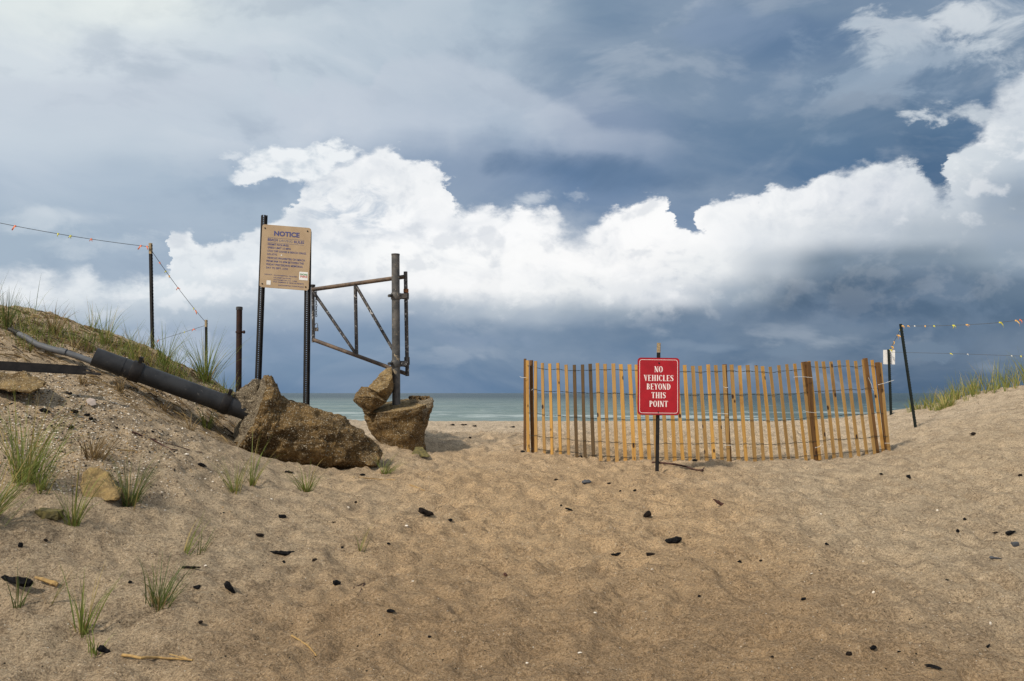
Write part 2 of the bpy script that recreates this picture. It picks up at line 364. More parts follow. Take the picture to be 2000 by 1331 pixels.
M_shell = simple('shell', (.80, .74, .64), (.66, .58, .48), 60, .6, 0, .2)
M_pinkst = simple('pink_stone', (.46, .38, .33), (.38, .31, .26), 40, .8, 0, .2)
M_ochre = simple('ochre_grit', (.48, .30, .12), (.3, .2, .1), 60, .7, 0, 0)
M_brit = simple('brown_grit', (.16, .115, .075), (.10, .075, .05), 60, .8, 0, 0)
M_wire = simple('galvanised_wire', (.03, .035, .033), (.05, .055, .05), 40, .5, .5, 0)
M_tie = simple('white_zip_tie', (.8, .79, .74), None, 40, .5, 0, 0)
M_string = simple('grey_cord', (.10, .11, .12), None, 80, .8, 0, 0)
M_for = simple('orange_flagging', (.85, .17, .06), (.8, .25, .10), 60, .6, 0, 0)
M_fye = simple('yellow_flagging', (.80, .66, .05), (.65, .66, .08), 60, .6, 0, 0)
M_fgr = simple('orange_yellow_flagging', (.85, .42, .12), (.8, .55, .15), 60, .6, 0, 0)
M_gpostr = simple('dark_green_steel', (.008, .013, .012), (.014, .02, .018), 14, .6, .1, .15)
M_tape = simple('tan_bare_top', (.42, .33, .20), (.26, .19, .11), 40, .6, 0, .2)
def blade(name, a, b_, dryc):
    def fn(q, b):
        co = q.coord(); info = q.n.new('ShaderNodeNewGeometry'); rp = X(q, info.outputs['Random Per Island'])
        c = q.mix(rp, a+(1,), b_+(1,)); c = q.mix(q.step(rp, .80, .86), c, dryc+(1,))
        q.put(b.inputs['Base Color'], c); b.inputs['Roughness'].default_value = .6
        tr = q.n.new('ShaderNodeBsdfTranslucent'); q.put(tr.inputs[0], c)
        mx = q.n.new('ShaderNodeMixShader'); mx.inputs[0].default_value = .25
        out = [n for n in q.n if n.bl_idname == 'ShaderNodeOutputMaterial'][0]
        q.l.new(b.outputs[0], mx.inputs[1]); q.l.new(tr.outputs[0], mx.inputs[2]); q.l.new(mx.outputs[0], out.inputs[0])
    return mat(name, fn)
M_grass = blade('beach_grass', (.11, .155, .030), (.25, .27, .060), (.42, .32, .12))
M_grassd = blade('dark_beach_grass', (.060, .090, .022), (.14, .155, .04), (.28, .20, .08))
M_grassr = blade('fresh_beach_grass', (.14, .17, .04), (.30, .30, .08), (.48, .38, .15))
M_dead = blade('dead_grass', (.17, .11, .05), (.30, .21, .09), (.06, .04, .025))
def wood_nodes(a, b_):
    def fn(q, b):
        co = q.coord(); oi = q.n.new('ShaderNodeObjectInfo'); r = X(q, oi.outputs['Random'])
        off = q.comb(r*17.0, r*9.0, r*5.0)
        v = q.vadd(co, off)
        st = q.noise(q.vmul(v, (90, 90, 2.2)), 1.0, 5, .6, .3); n = q.noise(q.vmul(v, (4, 4, 2.4)), 1.0, 4, .6)
        c = q.mix(r*.8, a+(1,), tuple(k*.72 for k in a)+(1,))
        c = q.mix(q.step(st, .56, .34, 0, .6), c, b_+(1,))
        c = q.mix(q.step(n, .55, .72, 0, .65), c, b_+(1,))
        kn = q.voro(q.vmul(v, (9, 9, 5.5)), 1.0)
        c = q.mix(q.step(kn, .17, .10), c, (.05, .022, .010, 1))
        q.put(b.inputs['Base Color'], c); b.inputs['Roughness'].default_value = .72
        q.put(b.inputs['Normal'], q.bump(st, .4, .003))
    return fn
M_wood = mat('amber_lath', wood_nodes((.58, .325, .085), (.26, .125, .036)))
M_woodb = mat('brown_lath', wood_nodes((.42, .25, .085), (.20, .11, .042)))
M_woodd = mat('dark_lath', wood_nodes((.115, .072, .032), (.055, .035, .018)))
M_stake = mat('dark_stake', wood_nodes((.20, .10, .034), (.06, .03, .013)))

# ------------------------------------------------------------------ mesh helpers
def tag(o, label=None, cat=None, group=None, kind=None):
    if label: o['label'] = label
    if cat: o['category'] = cat
    if group: o['group'] = group
    if kind: o['kind'] = kind
    return o
class MB:
    def __init__(s): s.v = []; s.f = []; s.mi = []
    def add(s, vs, fs, mi=0):
        k = len(s.v); s.v += [tuple(v) for v in vs]; s.f += [tuple(i+k for i in f) for f in fs]; s.mi += [mi]*len(fs)
    def box(s, c, sx, sy, sz, rot=None, mi=0):
        c = Vector(c); vs = []
        for a in (-1, 1):
            for b in (-1, 1):
                for d in (-1, 1):
                    p = Vector((a*sx/2, b*sy/2, d*sz/2))
                    if rot: p = rot @ p
                    vs.append(c+p)
        s.add(vs, [(0,1,3,2),(4,6,7,5),(0,4,5,1),(2,3,7,6),(0,2,6,4),(1,5,7,3)], mi)
    def tube(s, pts, r, n=10, mi=0, cap=True):
        pts = [Vector(p) for p in pts]; m = len(pts); rr = r if hasattr(r, '__len__') else [r]*m
        vs = []; ref = None
        for i, p in enumerate(pts):
            t = (pts[min(i+1, m-1)]-pts[max(i-1, 0)]).normalized()
            if ref is None: ref = Vector((0, 0, 1)) if abs(t.z) < .9 else Vector((0, 1, 0))
            a = (ref-t*ref.dot(t)).normalized(); b = t.cross(a); ref = a
            for k in range(n):
                an = 2*math.pi*k/n; vs.append(p+(a*math.cos(an)+b*math.sin(an))*rr[i])
        fs = [(i*n+k, i*n+(k+1) % n, (i+1)*n+(k+1) % n, (i+1)*n+k) for i in range(m-1) for k in range(n)]
        if cap: fs += [tuple(range(n))[::-1], tuple((m-1)*n+k for k in range(n))]
        s.add(vs, fs, mi)
    def build(s, name, mats, parent=None, origin=None, smooth=False):
        me = bpy.data.meshes.new(name)
        if origin is None:
            if parent is not None: origin = Vector(parent['_o']) if '_o' in parent else Vector((0, 0, 0))
            else:
                a = np.array(s.v); origin = Vector((a[:, 0].mean(), a[:, 1].mean(), a[:, 2].min()))
        origin = Vector(origin)
        arr = np.array(s.v, dtype=np.float64)-np.array(origin)
        me.from_pydata(arr.tolist(), [], s.f)
        mats = mats if isinstance(mats, (list, tuple)) else [mats]
        for m in mats: me.materials.append(m)
        if len(mats) > 1: me.polygons.foreach_set('material_index', s.mi)
        if smooth: me.polygons.foreach_set('use_smooth', [True]*len(s.f))
        me.update()
        o = bpy.data.objects.new(name, me); COL.objects.link(o)
        if parent is not None:
            o.parent = parent
            o.location = origin-Vector(parent['_o'])
        else: o.location = origin
        o['_o'] = tuple(origin)
        if smooth:
            try: me.set_sharp_from_angle(angle=R(35))
            except Exception: pass
        return o
def thing(name, loc, label, cat, group=None):
    o = bpy.data.objects.new(name, None); COL.objects.link(o); o.location = loc; o['_o'] = tuple(loc); o.empty_display_size = .1
    return tag(o, label, cat, group)

# ------------------------------------------------------------------ ground
def perlin(x, y, seed=0):
    r = np.random.default_rng(seed); p = r.permutation(512); p = np.concatenate([p, p]); ga = r.uniform(0, 2*np.pi, 512)
    xi = np.floor(x).astype(int); yi = np.floor(y).astype(int); xf = x-xi; yf = y-yi
    u = xf*xf*xf*(xf*(xf*6-15)+10); v = yf*yf*yf*(yf*(yf*6-15)+10)
    def gr(ix, iy, fx, fy):
        a = ga[p[(p[ix % 512]+iy) % 1024 % 512]]; return np.cos(a)*fx+np.sin(a)*fy
    n00 = gr(xi, yi, xf, yf); n10 = gr(xi+1, yi, xf-1, yf); n01 = gr(xi, yi+1, xf, yf-1); n11 = gr(xi+1, yi+1, xf-1, yf-1)
    return (n00*(1-u)+n10*u)*(1-v)+(n01*(1-u)+n11*u)*v
by = np.array([-60, -10, 0, 3.4, 4.2, 5.1, 6.6, 7.7, 8.7, 9.8, 12, 15, 20, 26, 31, 34, 38, 46, 60, 400])
bh = np.array([1.3, 1.3, 1.27, 1.21, 1.15, 1.08, .975, .905, .865, .85, .83, .82, .86, .96, 1.09, 1.24, 1.75, 3.2, 4.6, 9])
fy_ = np.linspace(-60, 400, 9201); fb = np.interp(fy_, by, bh); ker = np.hanning(41); ker /= ker.sum(); fb = np.convolve(np.pad(fb, 20, 'edge'), ker, 'valid')
def base_z(y): return EYE-np.interp(y, fy_, fb)
CP = [ # px, py, depth
 (0,600,9.2),(100,612,9.3),(200,648,9.4),(300,688,9.6),(400,735,9.9),(455,768,10.1),
 (0,690,8.0),(120,700,8.4),(240,730,8.6),(360,770,8.9),(440,800,9.2),(560,912,8.8),(650,920,8.9),(480,897,8.6),(720,922,8.8),
 (0,760,6.5),(100,775,6.7),(200,790,6.9),(300,815,7.3),(400,850,7.8),(450,872,8.2),(520,893,8.4),(620,912,8.4),(720,918,8.5),
 (0,850,5.6),(120,870,5.7),(250,885,6.0),(350,900,6.3),(470,920,6.9),(600,950,7.3),
 (0,940,4.9),(150,960,5.0),(300,990,5.2),(450,1010,5.6),(650,1020,6.0),
 (0,1080,4.2),(200,1100,4.3),(400,1120,4.5),(700,1120,4.8),
 (0,1200,3.75),(300,1220,3.8),(0,1331,3.35),(300,1331,3.4),(700,1331,3.4),
 (700,880,9.5),(790,880,10.3),(830,885,10.3),(760,850,12.0),(700,826,18.0),(600,815,18.0),(560,850,11.0),(500,830,10.6),
 (820,1000,6.4),(820,930,8.0),(900,850,13.5),
 (1030,883,10.5),(1120,893,10.1),(1250,903,9.8),(1400,902,9.8),(1500,903,9.85),(1600,897,10.1),(1740,885,10.4),
 (1284,922,8.7),(1000,1000,6.6),(1000,1150,4.7),(1000,1331,3.4),(1400,1000,6.6),(1400,1150,4.7),(1400,1331,3.4),
 (1700,1000,6.5),(1700,1150,4.65),(1700,1331,3.4),(2000,950,7.2),(2000,1100,5.1),(2000,1331,3.4),(2000,1200,4.2),(1800,950,7.6),
 (2000,755,14),(1950,762,14),(1900,772,14),(1830,797,14.2),(1789,826,12),(1741,806,15),(1700,826,16.5),
 (2000,850,9.0),(1900,848,10.0),(1820,870,10.2),(2000,800,11.3),(1900,815,12.0),(1860,838,11.5),
 (1650,830,17),(1500,835,16),(1200,838,16),(1700,860,12.5),(1600,850,13),
]
CW = [(-9,9,2.5),(-12,6,2.3),(-7,3,.9),(-5,0,.45),(-8,-3,.6),(-11,13,.9),(-7,13,.75),(-4.6,12.6,.25),(-3.6,11.8,.2),(-16,9,2.2),(-9,18,.35),(-15,20,.4),(-22,14,1.0),
      (11,10,1.6),(13,15,2.0),(9.5,18,1.0),(6,4,.25),(6,0,.2),(8,-3,.5),(9,5,.8),(15,8,2.2),(13,22,1.0),(18,16,1.8),(6.8,8.0,.78)]
cw = [(P(*c).x, c[2], P(*c).z) for c in CP]+CW
cw = np.array(cw); rs = cw[:, 2]-base_z(cw[:, 1]); LEN = 2.3
def kern(r): r = r*1.7/LEN; return (1+r)*np.exp(-r)
D = np.hypot(cw[:, None, 0]-cw[None, :, 0], cw[:, None, 1]-cw[None, :, 1])
wts = np.linalg.solve(kern(D)+np.eye(len(cw))*.012, rs)
def macro(x, y):
    out = base_z(y).copy(); 
    for (cx, cy, _), w in zip(cw, wts):
        r = np.hypot(x-cx, y-cy); m = r < 22; out[m] += w*kern(r[m])
    return out
def geo(a, b, r0, k):
    o = [a]; s = r0
    while o[-1] < b: o.append(o[-1]+s); s *= k
    return o
xs_r = geo(6.6, 260, .03, 1.08)[1:]; xs = np.array([-v for v in xs_r[::-1]]+list(np.linspace(-6.6, 6.6, 600))+xs_r)
ys_f = [2.5]
while ys_f[-1] < 60: ys_f.append(ys_f[-1]+max(.013, .0052*ys_f[-1]) if ys_f[-1] < 17 else ys_f[-1]+.012*ys_f[-1])
ys_b = geo(2.5, 60, .03, 1.1)[1:]; ys = np.array([5-v for v in ys_b[::-1]]+ys_f+[80, 120, 300])
GX, GY = np.meshgrid(xs, ys)
GZ = macro(GX.ravel(), GY.ravel()).reshape(GX.shape)
def ridg(a, s, seed): 
    n = perlin(GX/a+perlin(GX/(a*2.5)+3, GY/(a*2.5), seed+50)*.9, GY/(a*1.0), seed); return s*(1-np.abs(n)*2.4)
fade = np.clip((GY-1.5)/1.0, 0, 1)*np.clip((40-GY)/20, 0, 1)
mic = ridg(.42, .038, 1)+ridg(.17, .023, 2)+ridg(.26, .012, 12)+perlin(GX/.9, GY/.9, 3)*.05+perlin(GX/.10, GY/.08, 4)*.018+perlin(GX/.05, GY/.045, 5)*.009+ridg(.085, .012, 14)+ridg(.13, .010, 15)
# wind ripples on the right-hand dune
rw = np.clip((GX-3.0)/2.0, 0, 1); mic += rw*perlin(GX/.35+GY/.5, GY/.16-GX/.5, 9)*.018
mic -= mic[(GY > 3) & (GY < 14) & (np.abs(GX) < 5)].mean(); GZ += mic*fade
# old footprints, softened by the wind
for _ in range(1150):
    fx = random.uniform(-2.2, 5.2); fy = random.uniform(2.8, 15) ; rr = random.uniform(.07, .13); dp = random.uniform(.008, .024); an = random.uniform(-.7, .7)
    if fx < -fy*.22: continue
    i0, i1 = np.searchsorted(ys, [fy-.5, fy+.5]); j0, j1 = np.searchsorted(xs, [fx-.5, fx+.5])
    a = GX[i0:i1, j0:j1]-fx; b = GY[i0:i1, j0:j1]-fy
    u = (a*math.cos(an)+b*math.sin(an))/rr; v = (-a*math.sin(an)+b*math.cos(an))/(rr*1.7)
    q = u*u+v*v
    GZ[i0:i1, j0:j1] += -dp*np.exp(-q*q*.8)+dp*.5*np.exp(-(np.sqrt(q)-1.35)**2*9)
nx, ny = len(xs), len(ys)
def gz(x, y):
    j = min(max(int(np.searchsorted(xs, x))-1, 0), nx-2); i = min(max(int(np.searchsorted(ys, y))-1, 0), ny-2)
    a = (x-xs[j])/(xs[j+1]-xs[j]); b = (y-ys[i])/(ys[i+1]-ys[i])
    return float((GZ[i, j]*(1-a)+GZ[i, j+1]*a)*(1-b)+(GZ[i+1, j]*(1-a)+GZ[i+1, j+1]*a)*b)
def G(px, py, dmin=2.6, dmax=40):
    """the place on the sand seen at this point of the photograph"""
    x, y, z = ray(px, py); d = dmin; p0 = d
    while d < dmax:
        k = d/y
        if EYE+z*k < gz(x*k, d): break
        p0 = d; d *= 1.006
    lo, hi = p0, d
    for _ in range(12):
        m = (lo+hi)/2; k = m/y
        if EYE+z*k < gz(x*k, m): hi = m
        else: lo = m
    k = hi/y; return Vector((x*k, hi, gz(x*k, hi)))
me = bpy.data.meshes.new('ground')
vv = np.stack([GX.ravel(), GY.ravel(), GZ.ravel()], 1).astype(np.float32)
me.vertices.add(len(vv)); me.vertices.foreach_set('co', vv.ravel())
ii, jj = np.meshgrid(np.arange(ny-1), np.arange(nx-1), indexing='ij'); k0 = (ii*nx+jj).ravel()
fc = np.stack([k0, k0+1, k0+nx+1, k0+nx], 1).astype(np.int32)
me.loops.add(fc.size); me.loops.foreach_set('vertex_index', fc.ravel())
me.polygons.add(len(fc)); me.polygons.foreach_set('loop_start', np.arange(0, fc.size, 4, dtype=np.int32)); me.polygons.foreach_set('loop_total', np.full(len(fc), 4, dtype=np.int32))
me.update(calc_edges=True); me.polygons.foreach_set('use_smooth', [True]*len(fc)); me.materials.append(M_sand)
ground = bpy.data.objects.new('ground', me); COL.objects.link(ground); ground['kind'] = 'structure'

# sea: swell modelled near the shore, flat beyond
SEA = -1.5
sxr = geo(60, 12000, 4, 1.18); sx = np.array([-v for v in sxr[::-1]]+list(np.linspace(-60, 60, 121))[1:-1]+sxr)
sy = [40.0]
while sy[-1] < 14000: sy.append(sy[-1]+max(.35, .006*sy[-1]) if sy[-1] < 420 else sy[-1]*1.09)
sy = np.array(sy); SX, SY = np.meshgrid(sx, sy)
am = np.clip((500-SY)/420, 0, 1)
ph = SY/5.2+perlin(SX/22, SY/30, 21)*2.4
SZ = SEA+am*(.26*np.sin(ph)*(.6+perlin(SX/18, SY/12, 22))+perlin(SX/4, SY/1.6, 23)*.24+perlin(SX/1.6, SY/.8, 24)*.05)
mb = MB(); m_ = len(sx)
mb.v = np.stack([SX.ravel(), SY.ravel(), SZ.ravel()], 1).tolist()
mb.f = [(i*m_+j, i*m_+j+1, (i+1)*m_+j+1, (i+1)*m_+j) for i in range(len(sy)-1) for j in range(m_-1)]; mb.mi = [0]*len(mb.f)
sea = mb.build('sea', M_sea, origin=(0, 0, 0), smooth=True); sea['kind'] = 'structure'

# ------------------------------------------------------------------ rocks
def fract(p, scale, seed, oct=5):
    s = 0; a = 1.0
    for k in range(oct):
        s += a*mnoise.noise(p*scale+Vector((seed*7.3, seed*3.1, k*5.7))); scale *= 2.05; a *= .52
    return s
def hull_rock(name, pts, amp, m, parent=None, seed=1, cuts=4, sharp=.35, scale=6):
    bm = bmesh.new()
    for p in pts: bm.verts.new(p)
    r = bmesh.ops.convex_hull(bm, input=bm.verts)
    bmesh.ops.delete(bm, geom=[e for e in r['geom_interior'] if isinstance(e, bmesh.types.BMVert)], context='VERTS')
    bmesh.ops.triangulate(bm, faces=bm.faces)
    for _ in range(cuts):
        bmesh.ops.subdivide_edges(bm, edges=bm.edges, cuts=1, use_grid_fill=True)
        if 0 < _ < 3: bmesh.ops.smooth_vert(bm, verts=bm.verts, factor=sharp, use_axis_x=True, use_axis_y=True, use_axis_z=True)
    bm.normal_update()
    for v in bm.verts: v.co += v.normal*fract(v.co, scale, seed)*amp
    mb = MB(); bm.verts.index_update()
    mb.add([v.co for v in bm.verts], [[v.index for v in f.verts] for f in bm.faces]); bm.free()
    return mb.build(name, m, parent, smooth=True)
def loft(name, rings, mats, parent, amp=.03, seed=1, n=72, sub=14, scale=5, facemi=None, strata=.6, origin=None):
    """rings: (centre, axis_a, axis_b, exponent); superellipse cross-sections, blended and roughened"""
    C = []
    for i in range(len(rings)-1):
        for k in range(sub):
            t = k/sub; C.append(tuple(rings[i][j].lerp(rings[i+1][j], t) for j in range(3)))
    C.append(tuple(rings[-1][:3]))
    # inset rings to fill both ends
    def fill(c, steps=9): return [(c[0], c[1]*(1-s/steps), c[2]*(1-s/steps)) for s in range(1, steps)]
    C = fill(C[0])[::-1]+C+fill(C[-1])
    vs = []
    for c, a, b in C:
        for k in range(n):
            an = 2*math.pi*k/n; p = c+a*math.cos(an)+b*math.sin(an)
            vs.append(p)
    ctr = [c for c, _, _ in C]; out = []
    mid = sum((c for c in ctr), Vector())/len(ctr)
    for i in range(len(C)):
        for k in range(n):
            p = vs[i*n+k]; d = (p-(C[i][0]*.6+mid*.4)).normalized()
            out.append(p+d*(fract(p, scale, seed)*amp+abs(fract(p, 38, seed+4, 2))*amp*.35+abs(fract(Vector((p.x*.5, p.y*.6, p.z*1.6)), 13, seed+9, 3))*amp*strata))
    fs = [(i*n+k, i*n+(k+1) % n, (i+1)*n+(k+1) % n, (i+1)*n+k) for i in range(len(C)-1) for k in range(n)]
    fs += [tuple(range(n))[::-1], tuple((len(C)-1)*n+k for k in range(n))]
    mb = MB(); mb.add(out, fs)
    if facemi: mb.mi = [1 if i < 8*n else 0 for i in range(len(fs))]; mb.mi[-2] = 1
    return mb.build(name, mats, parent, origin, smooth=True)

# toppled gate post lying on the dune in its concrete footing
pA = P(184, 697, 8.05); pB = P(487, 806, 8.62); ax = (pB-pA).normalized()
ob = P(560, 905, 8.8); fallen = thing('toppled_post', ob, 'thick dark grey steel post toppled on the dune with muddy concrete footing at its end', 'fallen post')
mb = MB(); rp = .096; n = 28
u = ax.cross(Vector((0, 0, 1))).normalized(); w = u.cross(ax)
def ring(c, r): return [c+(u*math.cos(2*math.pi*k/n)+w*math.sin(2*math.pi*k/n))*r for k in range(n)]
end = pB+ax*.35
vs = ring(pA+ax*.35, rp-.012)+ring(pA, rp-.010)+ring(pA, rp)+ring(pA.lerp(end, .5), rp)+ring(end, rp)
mb.add(vs, [(i*n+k, i*n+(k+1) % n, (i+1)*n+(k+1) % n, (i+1)*n+k) for i in range(4) for k in range(n)])
mb.mi = [1]*n+[0]*(len(mb.mi)-n)
mb.add(ring(pA+ax*.34, rp-.011), [tuple(range(n))], 1)
mb.build('pipe', [M_pipe, M_pipeinside], fallen, smooth=True)
def band(parent, c, axis, r, wd, mats, lug=None, name='clamp', boltsz=.03):
    mb = MB(); mb.tube([c-axis*wd/2, c-axis*wd/2+axis*.004, c+axis*wd/2-axis*.004, c+axis*wd/2], [r-.002, r, r, r-.002], 24)
    if lug is not None:
        for s in (-1, 1): mb.box(c+lug*(r+boltsz*.8)+axis.cross(lug)*s*.014, .03, .03, boltsz*2.2, Matrix((axis.cross(lug)*.5, axis*1.2, lug)).transposed())
    o = mb.build(name, mats, parent, smooth=True)
    if lug is not None:
        mb = MB(); t = axis.cross(lug); c2 = c+lug*(r+boltsz)
        mb.tube([c2-t*.045, c2+t*.045], .009, 8); mb.tube([c2-t*.04, c2-t*.028], .018, 6); mb.tube([c2+t*.028, c2+t*.04], .018, 6)
        mb.build('bolt', M_black, o)
    return o
for q_, lug_, wd_ in ((pA.lerp(pB, .257), (w*.95+u*.3).normalized(), .11), (pA.lerp(pB, .835), (w*.95+u*.2).normalized(), .09)):
    band(fallen, q_, ax, rp+.012, wd_, M_black, lug_)
mb = MB(); c_ = pA.lerp(pB, .17); mb.tube([c_-ax*.012, c_+ax*.012], rp+.004, 28); mb.build('weld_seam', M_pipe, fallen, smooth=True)
fa = Vector((0.04, -.05, 1)).normalized(); axf = (P(715, 888, 9.15)-P(482, 806, 8.5)).normalized()
fa = (fa-axf*fa.dot(axf)).normalized(); fbv = axf.cross(fa)
def rg(px, py, d, a, b, tilt=0):
    A = (fa*math.cos(tilt)+fbv*math.sin(tilt)); B = (fbv*math.cos(tilt)-fa*math.sin(tilt)); return (P(px, py, d), A*a, B*b)
loft('concrete_footing', [rg(488, 808, 8.55, .39, .36), rg(499, 811, 8.58, .425, .39), rg(511, 818, 8.60, .40, .38), rg(526, 835, 8.63, .325, .36), rg(565, 846, 8.68, .325, .35), rg(620, 859, 8.76, .30, .33), rg(662, 869, 8.84, .265, .29), rg(702, 885, 8.92, .20, .23), rg(728, 897, 8.98, .12, .15)],
     [M_mud, M_conc], fallen, amp=.055, seed=3, facemi=True, sub=9)
# broken wedge at the foot of that face
hull_rock('broken_rim', [P(c[0], c[1], c[2]-.2) for c in [(458,772,8.75),(500,738,8.9),(522,742,9.05),(528,765,9.1),(470,765,8.95),(455,800,8.7),(505,790,8.75),(515,800,9.1),(452,780,9.05),(500,815,8.7)]], .03, M_conc, fallen, 5, 4, .12, 9)
tag(hull_rock('stone_slab', [P(*c) for c in [(400,872,8.0),(440,868,8.1),(505,888,8.15),(512,893,8.1),(508,905,8.05),(470,900,8.0),(410,880,7.95),(450,890,8.4),(505,890,8.45)]], .012, M_tanrock, None, 8, 4, .15, 9),
    'flat tan slab poking from the sand under the toppled post footing', 'stone')
tag(hull_rock('rock_fragment', [P(c[0], c[1], c[2]-.1) for c in [(706,882,8.9),(722,880,8.9),(738,886,8.9),(742,896,8.8),(736,908,8.7),(718,910,8.6),(704,900,8.7),(712,886,9.1),(736,890,9.1),(725,905,9.0),(705,905,9.0)]], .02, M_mud, None, 9, 4, .2, 9),
    'rounded muddy chunk at the narrow end of the toppled footing', 'rock')
# thin pipe, flat bar
b0 = P(120, 700, 7.95); cond = thing('conduit_pipe', b0, 'thin bent grey plastic pipe running behind the open end of the toppled post', 'pipe')
cpts = [P(36, 652, 8.35), P(52, 660, 8.33), P(72, 673, 8.3), P(100, 682, 8.28), P(125, 688, 8.28), P(150, 696, 8.3), P(178, 706, 8.32), P(215, 722, 8.35)]
mb = MB(); mb.tube(cpts, [.026, .030, .032, .032, .032, .032, .032, .032], 14); mb.build('tube', M_conduit, cond, smooth=True)
mb = MB(); mb.tube([P(116, 685.5, 8.28), P(130, 689, 8.28)], .037, 14); mb.build('coupling', M_conduit, cond, smooth=True)
mb = MB(); mb.tube([P(18, 643, 8.4), P(36, 652, 8.35)], [.02, .03], 10); mb.build('broken_tip', M_black, cond, smooth=True)
fb0 = P(60, 715, 6.75); bar = thing('steel_channel', fb0, 'long straight black steel bar lying across the left dune above the tan boulder', 'steel bar')
for nm, A, B, th, hh in (('web', P(-260, 700, 6.35), P(168, 724, 6.95), .012, .062), ):
    mb = MB(); t = (B-A).normalized(); up = Vector((0, 0, 1)); sd_ = t.cross(up).normalized(); up = sd_.cross(t)
    m3 = Matrix((t, sd_, up)).transposed()
    mb.box((A+B)/2, (B-A).length, th, hh, m3); mb.build(nm, M_black, bar)
    for s in (-1, 1):
        mb = MB(); mb.box((A+B)/2+up*s*(hh/2+.004)+sd_*-.02, (B-A).length, .05, .008, m3); mb.build('flange', M_black, bar)
mb = MB(); mb.box(P(178, 729, 6.95), .16, .03, .02, Matrix.Rotation(R(8), 3, 'Y')); mb.box(P(172, 722, 6.93), .05, .02, .012, Matrix.Rotation(R(25), 3, 'Y')); mb.build('torn_end', M_black, bar)
# boulders
tag(hull_rock('boulder', [P(*c) for c in [(-20,732,6.5),(10,728,6.6),(50,728,6.6),(90,742,6.5),(86,756,6.3),(60,766,6.2),(20,764,6.2),(-25,756,6.2),(-20,745,6.9),(40,742,7.0),(85,750,6.8),(40,766,6.5)]], .03, M_tanrock, None, 11, 4, .2, 7),
    'big brown boulder with tan top below the black steel bar', 'boulder')
M_gold = simple('golden_sandstone', (.36, .245, .10), (.22, .15, .065), 14, .9, 0, .8, ((.46, .34, .17), 40, .6), .02)
tag(hull_rock('boulder', [P(*c) for c in [(160,925,5.2),(178,914,5.3),(205,920,5.3),(225,940,5.25),(238,955,5.2),(232,975,5.05),(205,980,5.0),(165,970,5.0),(156,945,5.1),(200,940,5.45),(230,960,5.4),(170,950,5.4)]], .022, M_gold, None, 12, 4, .2, 9),
    'small golden sandstone lump half buried beside the grass tuft', 'rock')
tag(hull_rock('stone', [P(*c) for c in [(168,781,6.75),(176,777,6.8),(186,780,6.8),(188,791,6.75),(178,793,6.7),(170,788,6.7),(178,786,6.85)]], .006, M_pinkst, None, 13, 3, .1, 9),
    'pale pinkish stone chip on the gravelly left dune', 'stone')
tag(hull_rock('rock_fragment', [P(c[0]+6, c[1]+3, c[2]-.25) for c in [(796,884,10.15),(806,872,10.2),(820,868,10.2),(828,880,10.1),(836,890,10.0),(815,889,10.0),(798,888,10.0),(820,880,10.35)]], .02, M_moss, None, 14, 4, .2, 9),
    'mossy yellow-green clump at the foot of the standing gate footing', 'rock')

# ------------------------------------------------------------------ swing gate with its footing
DG = 10.45
gb = P(780, 880, DG); gate = thing('swing_gate', gb, 'open tapered steel gate on a tall grey post standing in a bucket-shaped concrete footing', 'gate')
def rz(px, py, d, a, b, dy_=0.0, tx=0.0): return (P(px, py, d), Vector((a, 0, tx*a)), Vector((0, b, dy_*b)))
loft('concrete_footing', [rz(780, 792, DG, .425, .40, .18, .13), rz(779, 802, DG, .43, .40, .14, .10), rz(776, 815, DG, .41, .38, .08, .05), rz(779, 838, DG, .355, .34), rz(784, 862, DG, .295, .29), rz(791, 890, DG, .245, .25)],
     [M_mud, M_tanrock], gate, amp=.045, seed=6, facemi=True, sub=8, scale=4, strata=.1)
hull_rock('footing_lip', [P(*c) for c in [(825,782,DG-.15),(846,776,DG-.1),(843,792,DG-.15),(832,812,DG-.2),(828,830,DG-.15),(820,800,DG-.25),(838,782,DG+.15),(822,800,DG+.1),(815,785,DG)]], .02, M_conc, gate, 16, 4, .15, 9)
mb = MB()
for k in range(9): mb.tube([P(803+k*4+random.uniform(-2, 2), 779+random.uniform(-2, 1), DG-.05+random.uniform(-.05, .1)), P(806+k*4, 775, DG)], [.028, .016], 6)
mb.build('loose_rubble', M_mud, gate, smooth=True)
mb = MB(); mb.tube([P(774, 800, DG), P(772.5, 499, DG)], .0535, 24)
mb.build('post', M_gpost, gate, smooth=True)
mb = MB(); mb.tube([P(772.5, 499.5, DG), P(772.5, 496.5, DG)], .056, 24); mb.build('post_cap', M_gate, gate, smooth=True)
hx, hd = 793, DG+.10
mb = MB(); mb.tube([P(795.5, 735, hd), P(792, 531, hd)], .026, 16); mb.build('hinge_pipe', M_gate, gate, smooth=True)
mb = MB(); mb.tube([P(793, 572, hd), P(793, 565, hd)], .034, 16); mb.build('hinge_collar', M_orust, gate, smooth=True)
mb = MB(); mb.tube([P(795, 713, hd), P(794.7, 698, hd)], .037, 16); mb.build('hinge_sleeve', M_gate, gate, smooth=True)
for yy_ in (579, 711):
    band(gate, P(773, yy_, DG), Vector((0, 0, 1)), .064, .085, M_gpost, Vector((-.72, -.69, 0)), 'clamp', .022)
    mb = MB(); mb.box(P(785, yy_, DG+.04), .13, .03, .075); mb.box(P(785, yy_, DG-.005), .13, .012, .05); mb.tube([P(793.5, yy_+6, hd), P(793.5, yy_-6, hd)], .036, 14); mb.build('bracket', M_gate, gate)
dl = DG+.55
def GP(px, py):
    t = (790-px)/180; return P(px, py, DG+.1+t*.45)
def rail(name, a, b, r, m, mid=None):
    mb = MB(); pts = [GP(*a)]+([GP(*mid)] if mid else [])+[GP(*b)]; mb.tube(pts, r, 14); return mb.build(name, m, gate, smooth=True)
